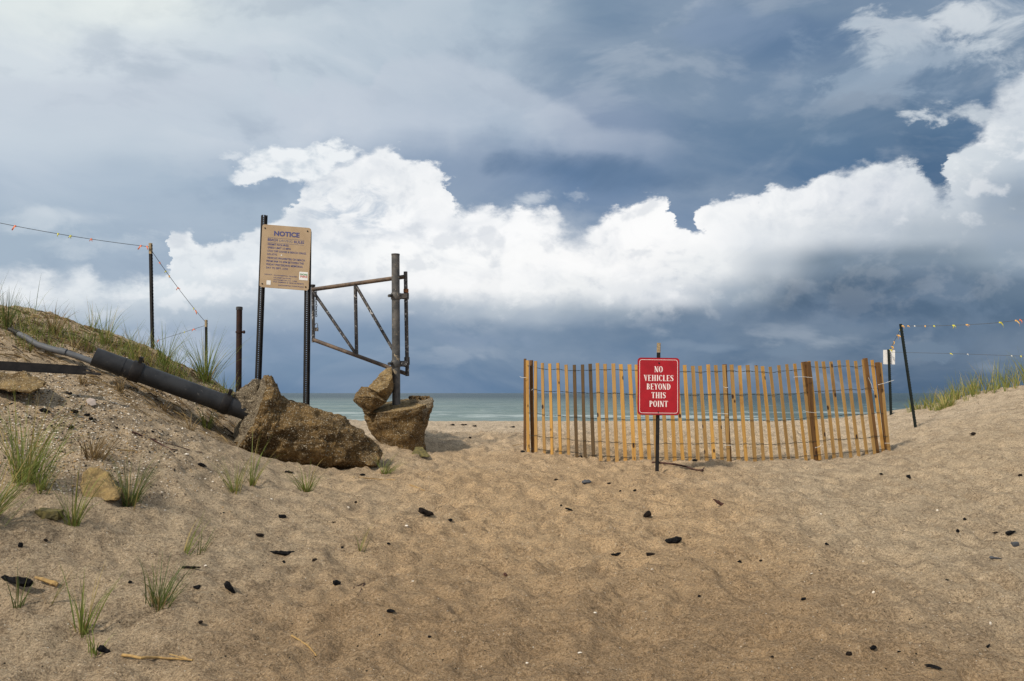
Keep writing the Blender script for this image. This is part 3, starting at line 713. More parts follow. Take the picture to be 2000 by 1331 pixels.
rail('top_rail', (610, 566), (790, 541), .029, M_rail)
rail('bottom_rail', (612, 664), (792, 730), .027, M_rail)
rail('end_upright', (611, 558), (612, 669), .024, M_gate)
rail('middle_upright', (694, 556), (696.5, 693), .024, M_gate)
rail('diagonal_brace', (613, 572), (694, 690), .021, M_gate)
rail('diagonal_brace', (696, 560), (768, 684), .021, M_gate)
mb = MB(); mb.tube([GP(611, 560), GP(611, 556.5)], .034, 14); mb.build('upright_cap', M_black, gate, smooth=True)
# chain with padlock
cb = GP(619, 648); ch = thing('chain', cb, 'short dark chain with a small padlock hanging from the corner of the gate', 'chain')
mb = MB(); y0 = 566
for k in range(11):
    c = GP(618.5+.2*math.sin(k*1.3), y0+4.8*k+3); c.y -= .03
    L = .021; wv = .011; pts = []
    for j in range(13):
        a = 2*math.pi*j/12; v = Vector((math.cos(a)*wv, 0, math.sin(a)*L))
        if k % 2: v = Vector((v.x*.3, v.x*1.0, v.z))
        pts.append(c+v)
    mb.tube(pts, .0042, 6)
mb.build('links', M_black, ch, smooth=True)
lk = GP(619, 641); lk.y -= .03
pl = MB(); pl.box(lk+Vector((0, 0, -.022)), .052, .024, .05); o_ = pl.build('padlock', M_gate, ch)
mb = MB(); pts = [lk+Vector((math.cos(a)*.017, 0, .005+max(0, math.sin(a))*.03+.03*(0 < a < math.pi))) for a in [0, .01, .5, 1, 1.57, 2.1, 2.6, 3.13, 3.1415]]; mb.tube(pts, .005, 6); mb.build('shackle', M_conduit, o_, smooth=True)
# leaning concrete chunks
tag(hull_rock('concrete_chunk', [P(*c) for c in [(764,717,10.28),(752,722,10.2),(730,742,10.15),(719,757,10.2),(739,766,10.0),(757,757,10.0),(766,735,10.05),(754,786,10.25),(741,784,10.25),(768,760,10.3),(762,720,10.5),(722,757,10.5),(745,785,10.5),(766,750,10.5)]], .016, M_tanrock, None, 21, 4, .06, 9),
    'upright wedge of tan concrete leaning against the gate post', 'rock')
tag(hull_rock('concrete_chunk', [P(*c) for c in [(706,756,10.3),(720,757,10.25),(695,765,10.25),(688,782,10.2),(700,775,10.0),(730,775,9.98),(712,806,10.1),(722,808,10.1),(756,786,10.1),(736,764,10.3),(712,758,10.55),(695,780,10.5),(722,802,10.5),(750,786,10.45)]], .018, M_mud, None, 22, 4, .08, 9),
    'lower dark chunk of pebbly concrete balanced on the left rim of the standing footing', 'rock')

# ------------------------------------------------------------------ perforated posts and the notice board
def perf_post(mb, A, B, wd, dep=.03, pitch=.0254, hole=.0095, facing=Vector((0, -1, 0))):
    """U-channel from A (bottom) to B (top) with a row of see-through holes"""
    up = (B-A).normalized(); L = (B-A).length; side = up.cross(facing).normalized(); f = side.cross(up)*-1
    m3 = Matrix((side, f, up)).transposed(); C_ = (A+B)/2
    fw = wd*.42; sw = (fw-hole)/2
    for s in (-1, 1):
        mb.box(C_+side*s*(hole/2+sw/2)-f*0, sw, .004, L, m3)
        mb.box(C_+side*s*(fw/2+.002)+f*(dep/2-.002), .004, dep, L, m3)
        mb.box(C_+side*s*(fw/2+(wd-fw)/4+.002)+f*(dep-.002), (wd-fw)/2, .004, L, m3)
    n_ = int(L/pitch)
    for k in range(n_): mb.box(A+up*(k*pitch+pitch/2), hole+.0006, .0036, pitch-hole, m3)
DB = 9.75
TL, TR, BR, BL = P(511, 438, DB), P(606.5, 446, DB+.02), P(603.5, 568, DB+.02), P(508, 561, DB)
ob = P(550, 800, DB); notice = thing('notice_sign', ob, 'weathered tan NOTICE board of beach rules on two tall black perforated posts', 'sign')
def toground(a, b):
    d = (b-a).normalized(); p = b.copy()
    for _ in range(400):
        if p.z < gz(p.x, p.y)-.15: break
        p += d*.01
    return p
for (a, b, wd) in ((P(515, 420, DB+.035), P(503, 735, DB+.035), .078), (P(601, 452, DB+.035), P(597, 797, DB+.035), .078)):
    bot = toground(a, b); mb = MB(); perf_post(mb, bot, a, wd); mb.build('post', M_black, notice)
bx = (TR-TL+BR-BL)/2; bz = (TL-BL+TR-BR)/2; BWd = bx.length; BHt = bz.length
bo = (TL+TR+BL+BR)/4; ex = bx.normalized(); ez = (bz-ex*bz.dot(ex)*.3).normalized(); eyv = ex.cross(ez).normalized()  # eyv points away from the viewer
if eyv.y < 0: eyv = -eyv
def rrect(w_, h_, r, n=6):
    pts = []
    for cx, cz, a0 in ((w_/2-r, h_/2-r, 0), (-w_/2+r, h_/2-r, 90), (-w_/2+r, -h_/2+r, 180), (w_/2-r, -h_/2+r, 270)):
        for k in range(n+1):
            a = R(a0+90*k/n); pts.append((cx+r*math.cos(a), cz+r*math.sin(a)))
    return pts
def plate(mb, o, ex, ez, ey, pts, t, mi=0, back=0):
    n = len(pts); f = [o+ex*x+ez*z+ey*(back) for x, z in pts]; b = [p+ey*t for p in f]
    mb.add(f+b, [tuple(range(n)), tuple(range(n, 2*n))[::-1]]+[(k, k+n, (k+1) % n+n, (k+1) % n) for k in range(n)], mi)
mb = MB(); plate(mb, bo, ex, ez, eyv, rrect(BWd, BHt, .03), .016); board = mb.build('board', M_board, notice)
def text_mesh(txt, bold=0.0):
    cu = bpy.data.curves.new('t', 'FONT'); cu.body = txt; cu.offset = bold; cu.resolution_u = 3
    o = bpy.data.objects.new('t', cu); COL.objects.link(o)
    dg = bpy.context.evaluated_depsgraph_get(); me = bpy.data.meshes.new_from_object(o.evaluated_get(dg))
    vs = np.array([v.co[:2] for v in me.vertices]); fs = [tuple(p.vertices) for p in me.polygons]
    bpy.data.objects.remove(o); bpy.data.curves.remove(cu); bpy.data.meshes.remove(me)
    vs[:, 0] -= vs[:, 0].min(); return vs, fs
def put_text(mb, txt, o, ex, ez, ey, x, z, cap, width=None, bold=0, mi=0, lift=.0015):
    """x,z: left end of the baseline in metres in the plate's frame"""
    vs, fs = text_mesh(txt, bold); W_ = vs[:, 0].max(); sx_ = (width/W_) if width else cap/.7; sz_ = cap/.7
    mb.add([o+ex*(x+v[0]*sx_)+ez*(z+v[1]*sz_)-ey*lift for v in vs], fs, mi)
def bs(s, t): return (s-.5)*BWd, (.5-t)*BHt
def bt(mb, txt, s, t, cap, s2=None, bold=.01, mi=0):
    x, z = bs(s, t); put_text(mb, txt, bo, ex, ez, eyv, x, z, cap*BHt, (s2-s)*BWd if s2 else None, bold, mi)
mb = MB()
bt(mb, 'NOTICE', .25, .165, .072, .77, .035)
bt(mb, 'BEACH', .125, .255, .038, .33, .02); bt(mb, 'RULES', .665, .262, .038, .87, .02)
bt(mb, 'DRIVING', .36, .258, .036, .63, .005, 1)
for t in (.200, .278):
    x0, z0 = bs(.12, t); x1, z1 = bs(.87, t+.004)
    mb.add([bo+ex*a+ez*b-eyv*.0015 for a, b in ((x0, z0), (x1, z1), (x1, z1-.0035), (x0, z0-.0035))], [(0, 1, 2, 3)], 1)
L_ = [('\u00b7PERMIT REQUIRED', .325, .56), ('\u00b7SPEED LIMIT 15 MPH', .377, .60), ('\u00b7STAY OFF DUNES & BEACH GRASS', .430, .92), ("\u00b7NO ATV'S", .483, .33), ('\u00b7VEHICLES PROHIBITED ON BEACH', .540, .90), (' FROM 9AM TO 6PM BETWEEN THE', .592, .88), (' FRIDAY PRECEEDING MEMORIAL', .645, .87), (' DAY TO SEPT. 15TH', .698, .56)]
for tx, t, s2 in L_: bt(mb, tx.strip(), .12, t, .030, s2, .012)
for tx, s, t, s2 in (('CONTACT:', .09, .80, .25), ('SOUTHAMPTON TRUSTEES', .28, .805, .76), ('116 HAMPTON ROAD', .28, .842, .64), ('SOUTHAMPTON, N.Y. 11968', .28, .876, .75), ('FOR CAMPING & VEHICLE PERMITS', .28, .91, .90), ('SOUTHAMPTON TOWN POLICE', .38, .958, .90)): bt(mb, tx, s, t, .018, s2, .004)
mb.build('lettering', [M_blue, M_bluef], board)
def sub(parent, name, s0, t0, s1, t1, m, th=.001):
    x0, z0 = bs(s0, t0); x1, z1 = bs(s1, t1); mb = MB()
    plate(mb, bo, ex, ez, eyv, [(x0, z0), (x0, z1), (x1, z1), (x1, z0)], th, 0, -th-.0008); return mb.build(name, m, parent)
st1 = sub(board, 'sticker', .80, .71, .975, .84, M_white); sub(board, 'sticker', .14, .885, .225, .955, M_white); sub(board, 'sticker', .408, .462, .432, .480, M_white)
mb = MB(); put_text(mb, 'SHORE', bo, ex, ez, eyv, bs(.815, .762)[0], bs(.815, .762)[1], .020, .09, .02, 0, .0035); put_text(mb, 'FIRE', bo, ex, ez, eyv, bs(.825, .80)[0], bs(.825, .80)[1], .024, .085, .02, 1, .0035); mb.build('sticker_lettering', [M_green, M_redtxt], board)
for s, t in ((.06, .06), (.93, .055), (.055, .945), (.94, .945)):
    x, z = bs(s, t); c = bo+ex*x+ez*z; mb = MB(); mb.tube([c-eyv*.006, c+eyv*.02], .009, 8); mb.build('bolt', M_black, board)

# ------------------------------------------------------------------ red sign
DS = 8.68
rb = P(1284, 922, DS); rsn = thing('traffic_sign', rb, 'red NO VEHICLES BEYOND THIS POINT sign on a black stake before the slat fence', 'sign')
a, b = P(1283.8, 935, DS+.03), P(1287.3, 670, DS+.03)
mb = MB(); perf = (b-a); side = Vector((1, 0, 0)); t_ = P(1287, 689, DS+.03)
def chan(mb, A, B, w_, mi=0):
    up = (B-A).normalized(); side = up.cross(Vector((0, -1, 0))).normalized(); f = Vector((0, 1, 0)); m3 = Matrix((side, f, up)).transposed(); L = (B-A).length; C_ = (A+B)/2
    mb.box(C_, w_*.5, .004, L, m3, mi)
    for s in (-1, 1):
        mb.box(C_+side*s*(w_*.25+.001)+f*.010, .004, .022, L, m3, mi); mb.box(C_+side*s*w_*.375+f*.021, w_*.25, .004, L, m3, mi)
chan(mb, a, t_, .040); mb.build('post', M_black, rsn)
mb = MB(); chan(mb, t_+(b-t_).normalized()*.001, b, .041); mb.build('post_tip', M_tape, rsn)
so = P(1286.3, 755, DS); SW, SH = 82*DS/FP, 111.5*DS/FP
sx_, sz_, sy_ = Vector((1, -.0, -.012)).normalized(), Vector((.012, 0, 1)).normalized(), Vector((0, 1, 0))
mb = MB(); plate(mb, so, sx_, sz_, sy_, rrect(SW, SH, .036, 8), .004); rbd = mb.build('board', M_redd, rsn)
mb = MB(); plate(mb, so, sx_, sz_, sy_, rrect(SW-.012, SH-.012, .031, 8), .001, 0, -.0015); mb.build('face', M_red, rbd)
mb = MB(); o1 = rrect(SW-.040, SH-.040, .028, 8); i1 = rrect(SW-.049, SH-.049, .024, 8); nn = len(o1)
vs = [so+sx_*x+sz_*z-sy_*.0022 for x, z in o1]+[so+sx_*x+sz_*z-sy_*.0022 for x, z in i1]
mb.add(vs, [(k, (k+1) % nn, (k+1) % nn+nn, k+nn) for k in range(nn)]); mb.build('border_line', M_pink, rbd)
for zz in (720-10.5, 755+50): 
    c = P(1287 if zz < 740 else 1285.5, zz, DS-.002); mb = MB(); mb.tube([c-sy_*.006, c], .008, 8); mb.build('bolt', M_black, rbd)
T_, t2 = .165, .062
def glyph(ch):
    """serif capitals as strokes: list of polygons in a 1-high box, and the advance width"""
    S = []
    def q(*p): S.append(list(p))
    def stem(x, y0=0, y1=1, w=T_, sb=True, st=True, e=.065):
        q((x, y0), (x+w, y0), (x+w, y1), (x, y1))
        if sb: q((x-e, y0), (x+w+e, y0), (x+w+.01, y0+.055), (x-.01, y0+.055))
        if st: q((x-e, y1), (x-.01, y1-.055), (x+w+.01, y1-.055), (x+w+e, y1))
    def arc(cx, cy, rx, ry, a0, a1, tx=T_, tz=t2, n=16):
        for k in range(n):
            p = [R(a0+(a1-a0)*(k+j)/n) for j in (0, 1)]
            q((cx+rx*math.cos(p[0]), cy+ry*math.sin(p[0])), (cx+rx*math.cos(p[1]), cy+ry*math.sin(p[1])),
              (cx+(rx-tx)*math.cos(p[1]), cy+(ry-tz)*math.sin(p[1])), (cx+(rx-tx)*math.cos(p[0]), cy+(ry-tz)*math.sin(p[0])))
    def bars(x0, x1, ys_, term=.13):
        for y, dirn in ys_:
            q((x0, y), (x1, y), (x1, y+t2), (x0, y+t2))
            if dirn > 0: q((x1-.05, y+t2), (x1, y), (x1+.015, y+term+t2))
            elif dirn < 0: q((x1-.05, y), (x1+.015, y-term), (x1, y+t2))
            else: q((x1-.03, y-.07), (x1, y-.07), (x1, y+t2+.07), (x1-.03, y+t2+.07))
    if ch == 'N': stem(.07, w=.07, st=False); q((.0, 1), (.2, 1), (.56, 0), (.40, 0)); stem(.49, w=.07, sb=False); W_ = .62
    elif ch == 'O': arc(.31, .5, .30, .515, 0, 360, n=28); W_ = .62
    elif ch == 'V': q((.04, 1), (.23, 1), (.37, .0), (.29, 0)); q((.47, 1), (.54, 1), (.37, 0), (.31, 0)); q((-.02, 1), (-.0, .95), (.27, .95), (.29, 1)); q((.41, 1), (.43, .95), (.58, .95), (.60, 1)); W_ = .58
    elif ch == 'E': stem(.07); bars(.2, .50, ((0, 1), (1-t2, -1))); bars(.2, .42, ((.48, 0),)); W_ = .54
    elif ch == 'H': stem(.07); stem(.44); q((.2, .47), (.46, .47), (.46, .53), (.2, .53)); W_ = .68
    elif ch == 'I': stem(.07); W_ = .30
    elif ch == 'C': arc(.32, .5, .31, .515, 48, 312, n=24); q((.47, .98), (.47, .72), (.53, .72), (.53, .90)); q((.50, .1), (.54, .26), (.50, .26), (.47, .12)); W_ = .56
    elif ch == 'L': stem(.07); bars(.2, .48, ((0, 1),), .2); W_ = .50
    elif ch == 'S':
        cl = [(.44, .80), (.36, .95), (.22, .97), (.10, .86), (.09, .72), (.20, .58), (.34, .45), (.42, .30), (.39, .14), (.27, .03), (.13, .04), (.04, .20)]
        th = [.04, .06, .07, .13, .16, .19, .19, .16, .13, .07, .06, .04]; pr = None
        for i, (x, y) in enumerate(cl):
            a_, b_ = cl[max(i-1, 0)], cl[min(i+1, len(cl)-1)]; tx, ty = b_[0]-a_[0], b_[1]-a_[1]; l_ = math.hypot(tx, ty); nx_, ny_ = -ty/l_*th[i]/2, tx/l_*th[i]/2
            cur = ((x+nx_, y+ny_), (x-nx_, y-ny_))
            if pr: q(pr[0], pr[1], cur[1], cur[0])
            pr = cur
        q((.41, .98), (.41, .74), (.46, .74), (.46, .98)); q((.03, .02), (.08, .02), (.08, .27), (.03, .27)); W_ = .50
    elif ch == 'B': stem(.07); arc(.24, .75, .23, .25, -90, 90, .15, t2); arc(.24, .26, .28, .26, -90, 90, .16, t2); W_ = .56
    elif ch == 'Y': q((.02, 1), (.20, 1), (.37, .48), (.22, .48)); q((.47, 1), (.54, 1), (.36, .46), (.29, .50)); stem(.21, 0, .5, st=False); q((-.03, 1), (-.01, .95), (.25, .95), (.27, 1)); q((.40, 1), (.42, .95), (.58, .95), (.60, 1)); W_ = .57
    elif ch == 'D': stem(.07); arc(.22, .5, .37, .5, -90, 90, T_, t2, 20); W_ = .62
    elif ch == 'T': stem(.20, st=False); q((.02, 1-t2), (.55, 1-t2), (.55, 1), (.02, 1)); q((.0, .80), (.04, .80), (.08, 1-t2), (.02, 1)); q((.53, .80), (.57, .80), (.55, 1), (.49, 1-t2)); W_ = .57
    elif ch == 'P': stem(.07); arc(.24, .73, .27, .27, -90, 90, .16, t2); W_ = .53
    return S, W_
mb = MB(); lay = 0
for word, yc, wp in (('NO', 721.7, 16.4), ('VEHICLES', 738.8, 58.0), ('BEYOND', 755.5, 47), ('THIS', 772.3, 28), ('POINT', 789, 36.5)):
    gs = [glyph(c) for c in word]; tot = sum(w_ for _, w_ in gs)+.06*(len(gs)-1); Wm = wp*DS/FP; Hm = 11.6*DS/FP; kx = Wm/tot
    x = -Wm/2; zc = (755-yc)*DS/FP; 
    for S, w_ in gs:
        for i, poly in enumerate(S):
            lift = .0022+.00012*(i % 9)
            pp = [so+sx_*(x+px_*kx)+sz_*(zc+(pz_-.5)*Hm)-sy_*lift for px_, pz_ in poly]
            ar = sum(poly[k][0]*poly[(k+1) % len(poly)][1]-poly[(k+1) % len(poly)][0]*poly[k][1] for k in range(len(poly)))
            if ar < 0: pp = pp[::-1]
            mb.add(pp, [tuple(range(len(pp)))])
        x += (w_+.06)*kx
mb.build('lettering', M_pink, rbd)

# ------------------------------------------------------------------ slat fence
PT = [1030,1046,1059.3,1073.7,1089.5,1105.5,1121.7,1137.7,1152.6,1167,1181.6,1197.9,1212.5,1229.4,1243.2,1259,1275,1290.7,1307.6,1322,1337,1353,1367,1383,1397.7,1413.5,1428.7,1444.5,1460,1476.7,1489,1504,1521,1536.5,1552,1567,1580,1594,1607.8,1622.7,1638.2,1655,1670.8,1686,1703.3,1719]
PB_ = [1032,1047,1063.8,1078.4,1094.9,1110.6,1126.9,1143,1159.5,1173.5,1188.8,1205.3,1222,1238.9,1253.7,1268.8,1282.8,1302,1318,1334,1348.4,1363.5,1380.8,1394.9,1410.4,1423,1443,1458,1475,1491.6,1507.7,1525,1541,1557.6,1574.7,1587,1601.6,1614.6,1629.5,1643.5,1662,1677.6,1693.7,1709,1726,1737]
def fd(px): return float(np.interp(px, [1020, 1030, 1120, 1250, 1400, 1500, 1600, 1745], [10.5, 10.5, 10.1, 9.8, 9.8, 9.85, 10.1, 10.4]))
def ftop(px): return float(np.interp(px, [1020, 1030, 1046, 1060, 1120, 1160, 1240, 1350, 1420, 1500, 1550, 1575, 1610, 1655, 1700, 1720], [704, 705, 706, 709, 712, 710, 713, 714, 713, 716, 712, 707, 706, 704, 704, 709]))
def fbot(px): return float(np.interp(px, [1020, 1032, 1064, 1095, 1127, 1160, 1222, 1254, 1300, 1395, 1500, 1580, 1625, 1690, 1737], [882, 883, 887, 889, 893, 897, 901, 903, 901, 901, 903, 899, 894, 890, 884]))
fo = P(1380, 900, 9.85); fence = thing('slat_fence', fo, 'amber wooden slat fence strung on wires across the beach path behind the red sign', 'fence')
WL = [.06, .30, .56, .80, .94]
wires = [[] for _ in WL]
lath = {}
def lathmesh(m, w_, t_h):
    key = (m.name, w_)
    if key not in lath:
        L_v = []
        for v in range(4):
            mb = MB(); n = 9; vs = []
            bend = random.uniform(-.006, .006)
            for k in range(n):
                z = k/(n-1); ww = w_*(1+random.uniform(-.05, .05)); xo = bend*math.sin(z*math.pi)
                for a, b in ((-1, -1), (1, -1), (1, 1), (-1, 1)): vs.append((xo+a*ww/2, b*t_h/2, z*1.0))
            fs = [(i*4+k, i*4+(k+1) % 4, (i+1)*4+(k+1) % 4, (i+1)*4+k) for i in range(n-1) for k in range(4)]+[(3, 2, 1, 0), tuple((n-1)*4+k for k in range(4))]
            mb.add(vs, fs); me = bpy.data.meshes.new('picket'); me.from_pydata(mb.v, [], mb.f); me.materials.append(m); L_v.append(me)
        lath[key] = L_v
    return random.choice(lath[key])
def picket(name, B, T, m, w_=.0385, t_h=.010, yaw=0):
    o = bpy.data.objects.new(name, lathmesh(m, w_, t_h)); COL.objects.link(o); o.parent = fence
    up = T-B; L = up.length; z = up.normalized(); x = Vector((math.cos(yaw), math.sin(yaw), 0)); x = (x-z*x.dot(z)).normalized(); y = z.cross(x)
    m4 = Matrix((x, y, z)).transposed().to_4x4() @ Matrix.Scale(L, 4, (0, 0, 1)); m4.translation = B-Vector(fence['_o'])
    o.matrix_local = m4; return o
def dyaw(px): return math.atan2(fd(px+15)-fd(px-15), 30*10/FP)
for i, (a, b) in enumerate(zip(PT, PB_)):
    d = fd(b); T = P(a, ftop(a)+random.uniform(-1.5, 1.5), d); B = P(b, fbot(b)+2.5, d)
    m = M_wood if random.random() < .58 else M_woodb
    if i in (6, 7, 8): m = M_woodd
    if i in (5, 9, 10): m = M_woodb
    if i >= 37: m = M_woodb if random.random() < .7 else M_wood
    picket('picket', B, T, m, .0435*random.uniform(.93, 1.08), .010, dyaw(b))
    for k, f_ in enumerate(WL): wires[k].append(T.lerp(B, f_+random.uniform(-.006, .006))+Vector((0, .008*(1 if (i+k) % 2 else -1), 0)))
for k, pts in enumerate(wires):
    for ph in (0, 1):
        mb = MB(); fine_ = []
        for i in range(len(pts)-1):
            for j in range(4):
                t = j/4; p = pts[i].lerp(pts[i+1], t); p = p+Vector((0, .0, -.012*math.sin(math.pi*t)*(1 if k > 2 else .5)+(.002 if ph else -.002)*math.cos(2*math.pi*t))); 
                p.y += (.008 if (i+ph) % 2 else -.008)*math.cos(math.pi*t)*1.0
                fine_.append(p)
        fine_.append(pts[-1]); mb.tube(fine_, .0026, 5); mb.build('wire', M_wire, fence)
for (a, ya, b, yb, w_, dd_, m) in ((1025.5, 701, 1025, 884, .030, .08, M_stake), (1037.5, 704, 1041, 882, .038, .10, M_stake), (1415, 712, 1425, 902, .050, .03, M_stake), (1570, 707, 1596, 899, .060, .05, M_stake), (1578, 707, 1592, 898, .055, .03, M_stake),
                        (1689.5, 700, 1714, 888, .052, .04, M_stake), (1713, 708, 1734, 886, .052, .04, M_stake)):
    picket('fence_stake', P(b, yb+4, fd(b)+dd_), P(a, ya, fd(a)+dd_), m, w_, .035, dyaw(b))
for (pts) in ([(1015,736),(1020,738),(1028,738)],[(1038,763),(1041,760)],[(1413,756),(1418,758),(1422,757)],[(1396,808),(1408,808),(1422,809)],[(1550,737),(1566,736),(1586,738)],[(1569,802),(1577,805),(1594,807)],[(1592,875),(1600,873),(1603,870)],[(1696,738),(1702,751),(1706,763)],[(1715,752),(1730,748),(1746,743)],[(1728,866),(1738,866)],[(1417,870),(1428,870)]):
    mb = MB(); mb.tube([P(x, y, fd(x)-.035) for x, y in pts], .0026, 6); mb.build('zip_tie', M_tie, fence)

# ------------------------------------------------------------------ stakes, string and flagging
def stake(px0, py0, d0, px1, py1, d1, w_, m, tip, label, cat='post', perfd=False, bury=True):
    a = P(px0, py0, d0); b = P(px1, py1, d1)
    if bury: b = toground(a, b)
    th = thing('metal_stake', b, label, cat); up = (a-b).normalized(); L = (a-b).length
    tipL = tip*L if tip else 0; c = a-up*tipL
    mb = MB(); chan(mb, b, c, w_)
    for k in range(int(L/.04)): mb.box(b+up*(k*.04+.02)+Vector((w_*.5, .016, 0)), .008, .006, .018)
    mb.build('shaft', m, th)
    if tip: mb = MB(); chan(mb, c+up*.001, a, w_*1.03); mb.build('bare_tip', M_tape, th)
    return th, a
s1, s1t = stake(292.5, 475, 9.7, 296.5, 684, 9.7, .044, M_black, .09, 'taller black metal stake on the left dune crest with a worn tan tip')
s2, s2t = stake(401.5, 625, 12.6, 402, 716, 12.6, .042, M_black, .05, 'short black metal stake behind the right end of the left dune')
s3, s3t = stake(1760, 633, 11.8, 1788, 826, 11.8, .040, M_gpostr, 0, 'leaning dark green stake standing in the sand right of the fence')
s4, s4t = stake(1736.5, 683, 14.8, 1741, 806, 14.8, .048, M_gpostr, 0, 'straight dark stake carrying a white placard behind the fence end')
mb = MB(); c = P(1736.7, 698, 14.86); plate(mb, c, Vector((1, 0, -.02)), Vector((.03, 0, 1)), Vector((0, 1, 0)), rrect(23*14.86/FP, 28*14.86/FP, .01, 3), .004); mb.build('placard', M_white, s4)
def cord(label, pts, flags, sag=.0, name='flagged_cord'):
    """pts: world points; flags: (px, py, size, material)"""
    th = thing(name, pts[0], label, 'cord', 'flagged cords strung between the stakes')
    fine_ = []
    for i in range(len(pts)-1):
        for j in range(12):
            t = j/12; p = pts[i].lerp(pts[i+1], t); p.z -= sag*4*t*(1-t); fine_.append(p)
    fine_.append(pts[-1]); mb = MB(); mb.tube(fine_, .0034, 5); mb.build('line', M_string, th)
    for k, (px, py, sz, m, n_) in enumerate(flags):
        # hang each strip on the nearest point of the cord
        def scr(p):
            v = p-Vector((0, 0, EYE)); y = v.y*cp+v.z*sp; z = -v.y*sp+v.z*cp; return 1000+FP*v.x/y, 665.5-FP*z/y
        seg = [fine_[i].lerp(fine_[i+1], j/6) for i in range(len(fine_)-1) for j in range(6)]
        p = min(seg, key=lambda s_: (scr(s_)[0]-px)**2+.2*(scr(s_)[1]-py)**2)
        mb = MB(); r = random.Random(k*31+int(px))
        for q_ in range(n_):
            an = r.uniform(-.6, .6)+(.7 if q_ else -.1)*(n_ > 1); L = sz*p.y/FP*r.uniform(.8, 1.1); w_ = L*.26; vs = []
            for j in range(6):
                t = j/5; c = p+Vector((math.sin(an)*L*t+.15*L*math.sin(t*2.5), -.01-.25*L*math.sin(t*2+q_), -math.cos(an)*L*t+.004))
                tw = an*.5+t*1.2; dvec = Vector((math.cos(tw), math.sin(tw)*.8, math.sin(an))).normalized()*w_/2*(1-.2*t)
                vs += [c-dvec, c+dvec]
            mb.add(vs, [(2*j, 2*j+1, 2*j+3, 2*j+2) for j in range(5)])
        mb.tube([p+Vector((0, 0, .008)), p-Vector((0, 0, .010))], .009, 6)
        mb.build('flag', m, th)
cord('flagged cord running down from the upper left edge to the tall stake', [P(-420, 372, 8.2), P(0, 436, 9.0), s1t-Vector((0, .02, .05))], [(28,447,13,M_for,1),(113,459,7,M_fye,1),(139,464,7,M_fye,2),(180,470,6,M_for,2),(275,481,10,M_for,1),(291,486,8,M_for,1)], .02)
cord('flagged cord sloping down between the two stakes on the left dune', [s1t-Vector((0, -.02, .07)), s2t-Vector((0, .02, .03))], [(311,515,6,M_for,1),(324,529,5,M_fye,1),(330,539,6,M_fgr,1),(348,562,6,M_for,2),(378,603,6,M_fye,1),(382,609,8,M_for,1)], .03)
cord('faint flagged cord running left from the short stake behind the dune grass', [s2t-Vector((0, 0, .09)), P(300, 668, 15.0), P(240, 690, 16)], [(378,643,6,M_for,2),(360,650,3,M_fye,1),(310,664,6,M_for,1)], .0)
cord('upper flagged cord running right from the leaning stake to the frame edge', [s3t-Vector((0, .01, .03)), P(1900, 634, 11.0), P(2000, 624, 10.3), P(2300, 590, 9)], [(1763,640,8,M_fgr,2),(1774,640,6,M_fgr,1),(1786,636,4,M_tie,1),(1807,641,6,M_fgr,1),(1824,638,6,M_fye,1),(1862,637,9,M_fye,2),(1888,634,8,M_fgr,2),(1953,633,11,M_fye,2),(1984,630,16,M_fgr,1),(1992,627,9,M_for,1)], .01)
cord('short steep flagged cord between the leaning stake and the placard stake', [s3t-Vector((0, .01, .05)), s4t+Vector((0, -.03, -.01))], [(1757,642,8,M_fye,2),(1751,650,11,M_fgr,2),(1746,667,8,M_fgr,1),(1741,676,11,M_fgr,2),(1737,684,8,M_fye,2)], .0)
cord('lower flagged cord running right from the placard stake', [s4t+Vector((.02, 0, -.05)), P(1860, 691, 14.2), P(2000, 696, 13.5), P(2300, 705, 12)], [(1857,694,6,M_fye,1),(1889,693,4,M_tie,1),(1975,696,5,M_tie,1),(1994,698,6,M_fye,1)], .0)
# rusty bollard post
rt = P(467.5, 601, 10.0); rbm = toground(rt, P(466, 765, 10.0)); rp_ = thing('rusty_post', rbm, 'rusty round steel post with a capped top between the short stake and the notice sign', 'post')
mb = MB(); mb.tube([rbm, rt], .036, 18); mb.build('tube', M_rust, rp_, smooth=True)
mb = MB(); mb.tube([rt-Vector((0, 0, .03)), rt+Vector((0, 0, .004)), rt+Vector((0, 0, .010))], [.041, .041, .032], 18); mb.build('cap', M_gate, rp_, smooth=True)
c = P(467, 649, 10.0); mb = MB(); mb.tube([c-Vector((0, 0, .011)), c+Vector((0, 0, .011))], .043, 18); mb.tube([c+Vector((.03, 0, 0)), c+Vector((.075, -.01, 0))], .015, 8); mb.tube([c+Vector((.065, -.01, -.02)), c+Vector((.065, -.01, .02))], .011, 8); mb.build('ring_clamp', M_rust, rp_, smooth=True)

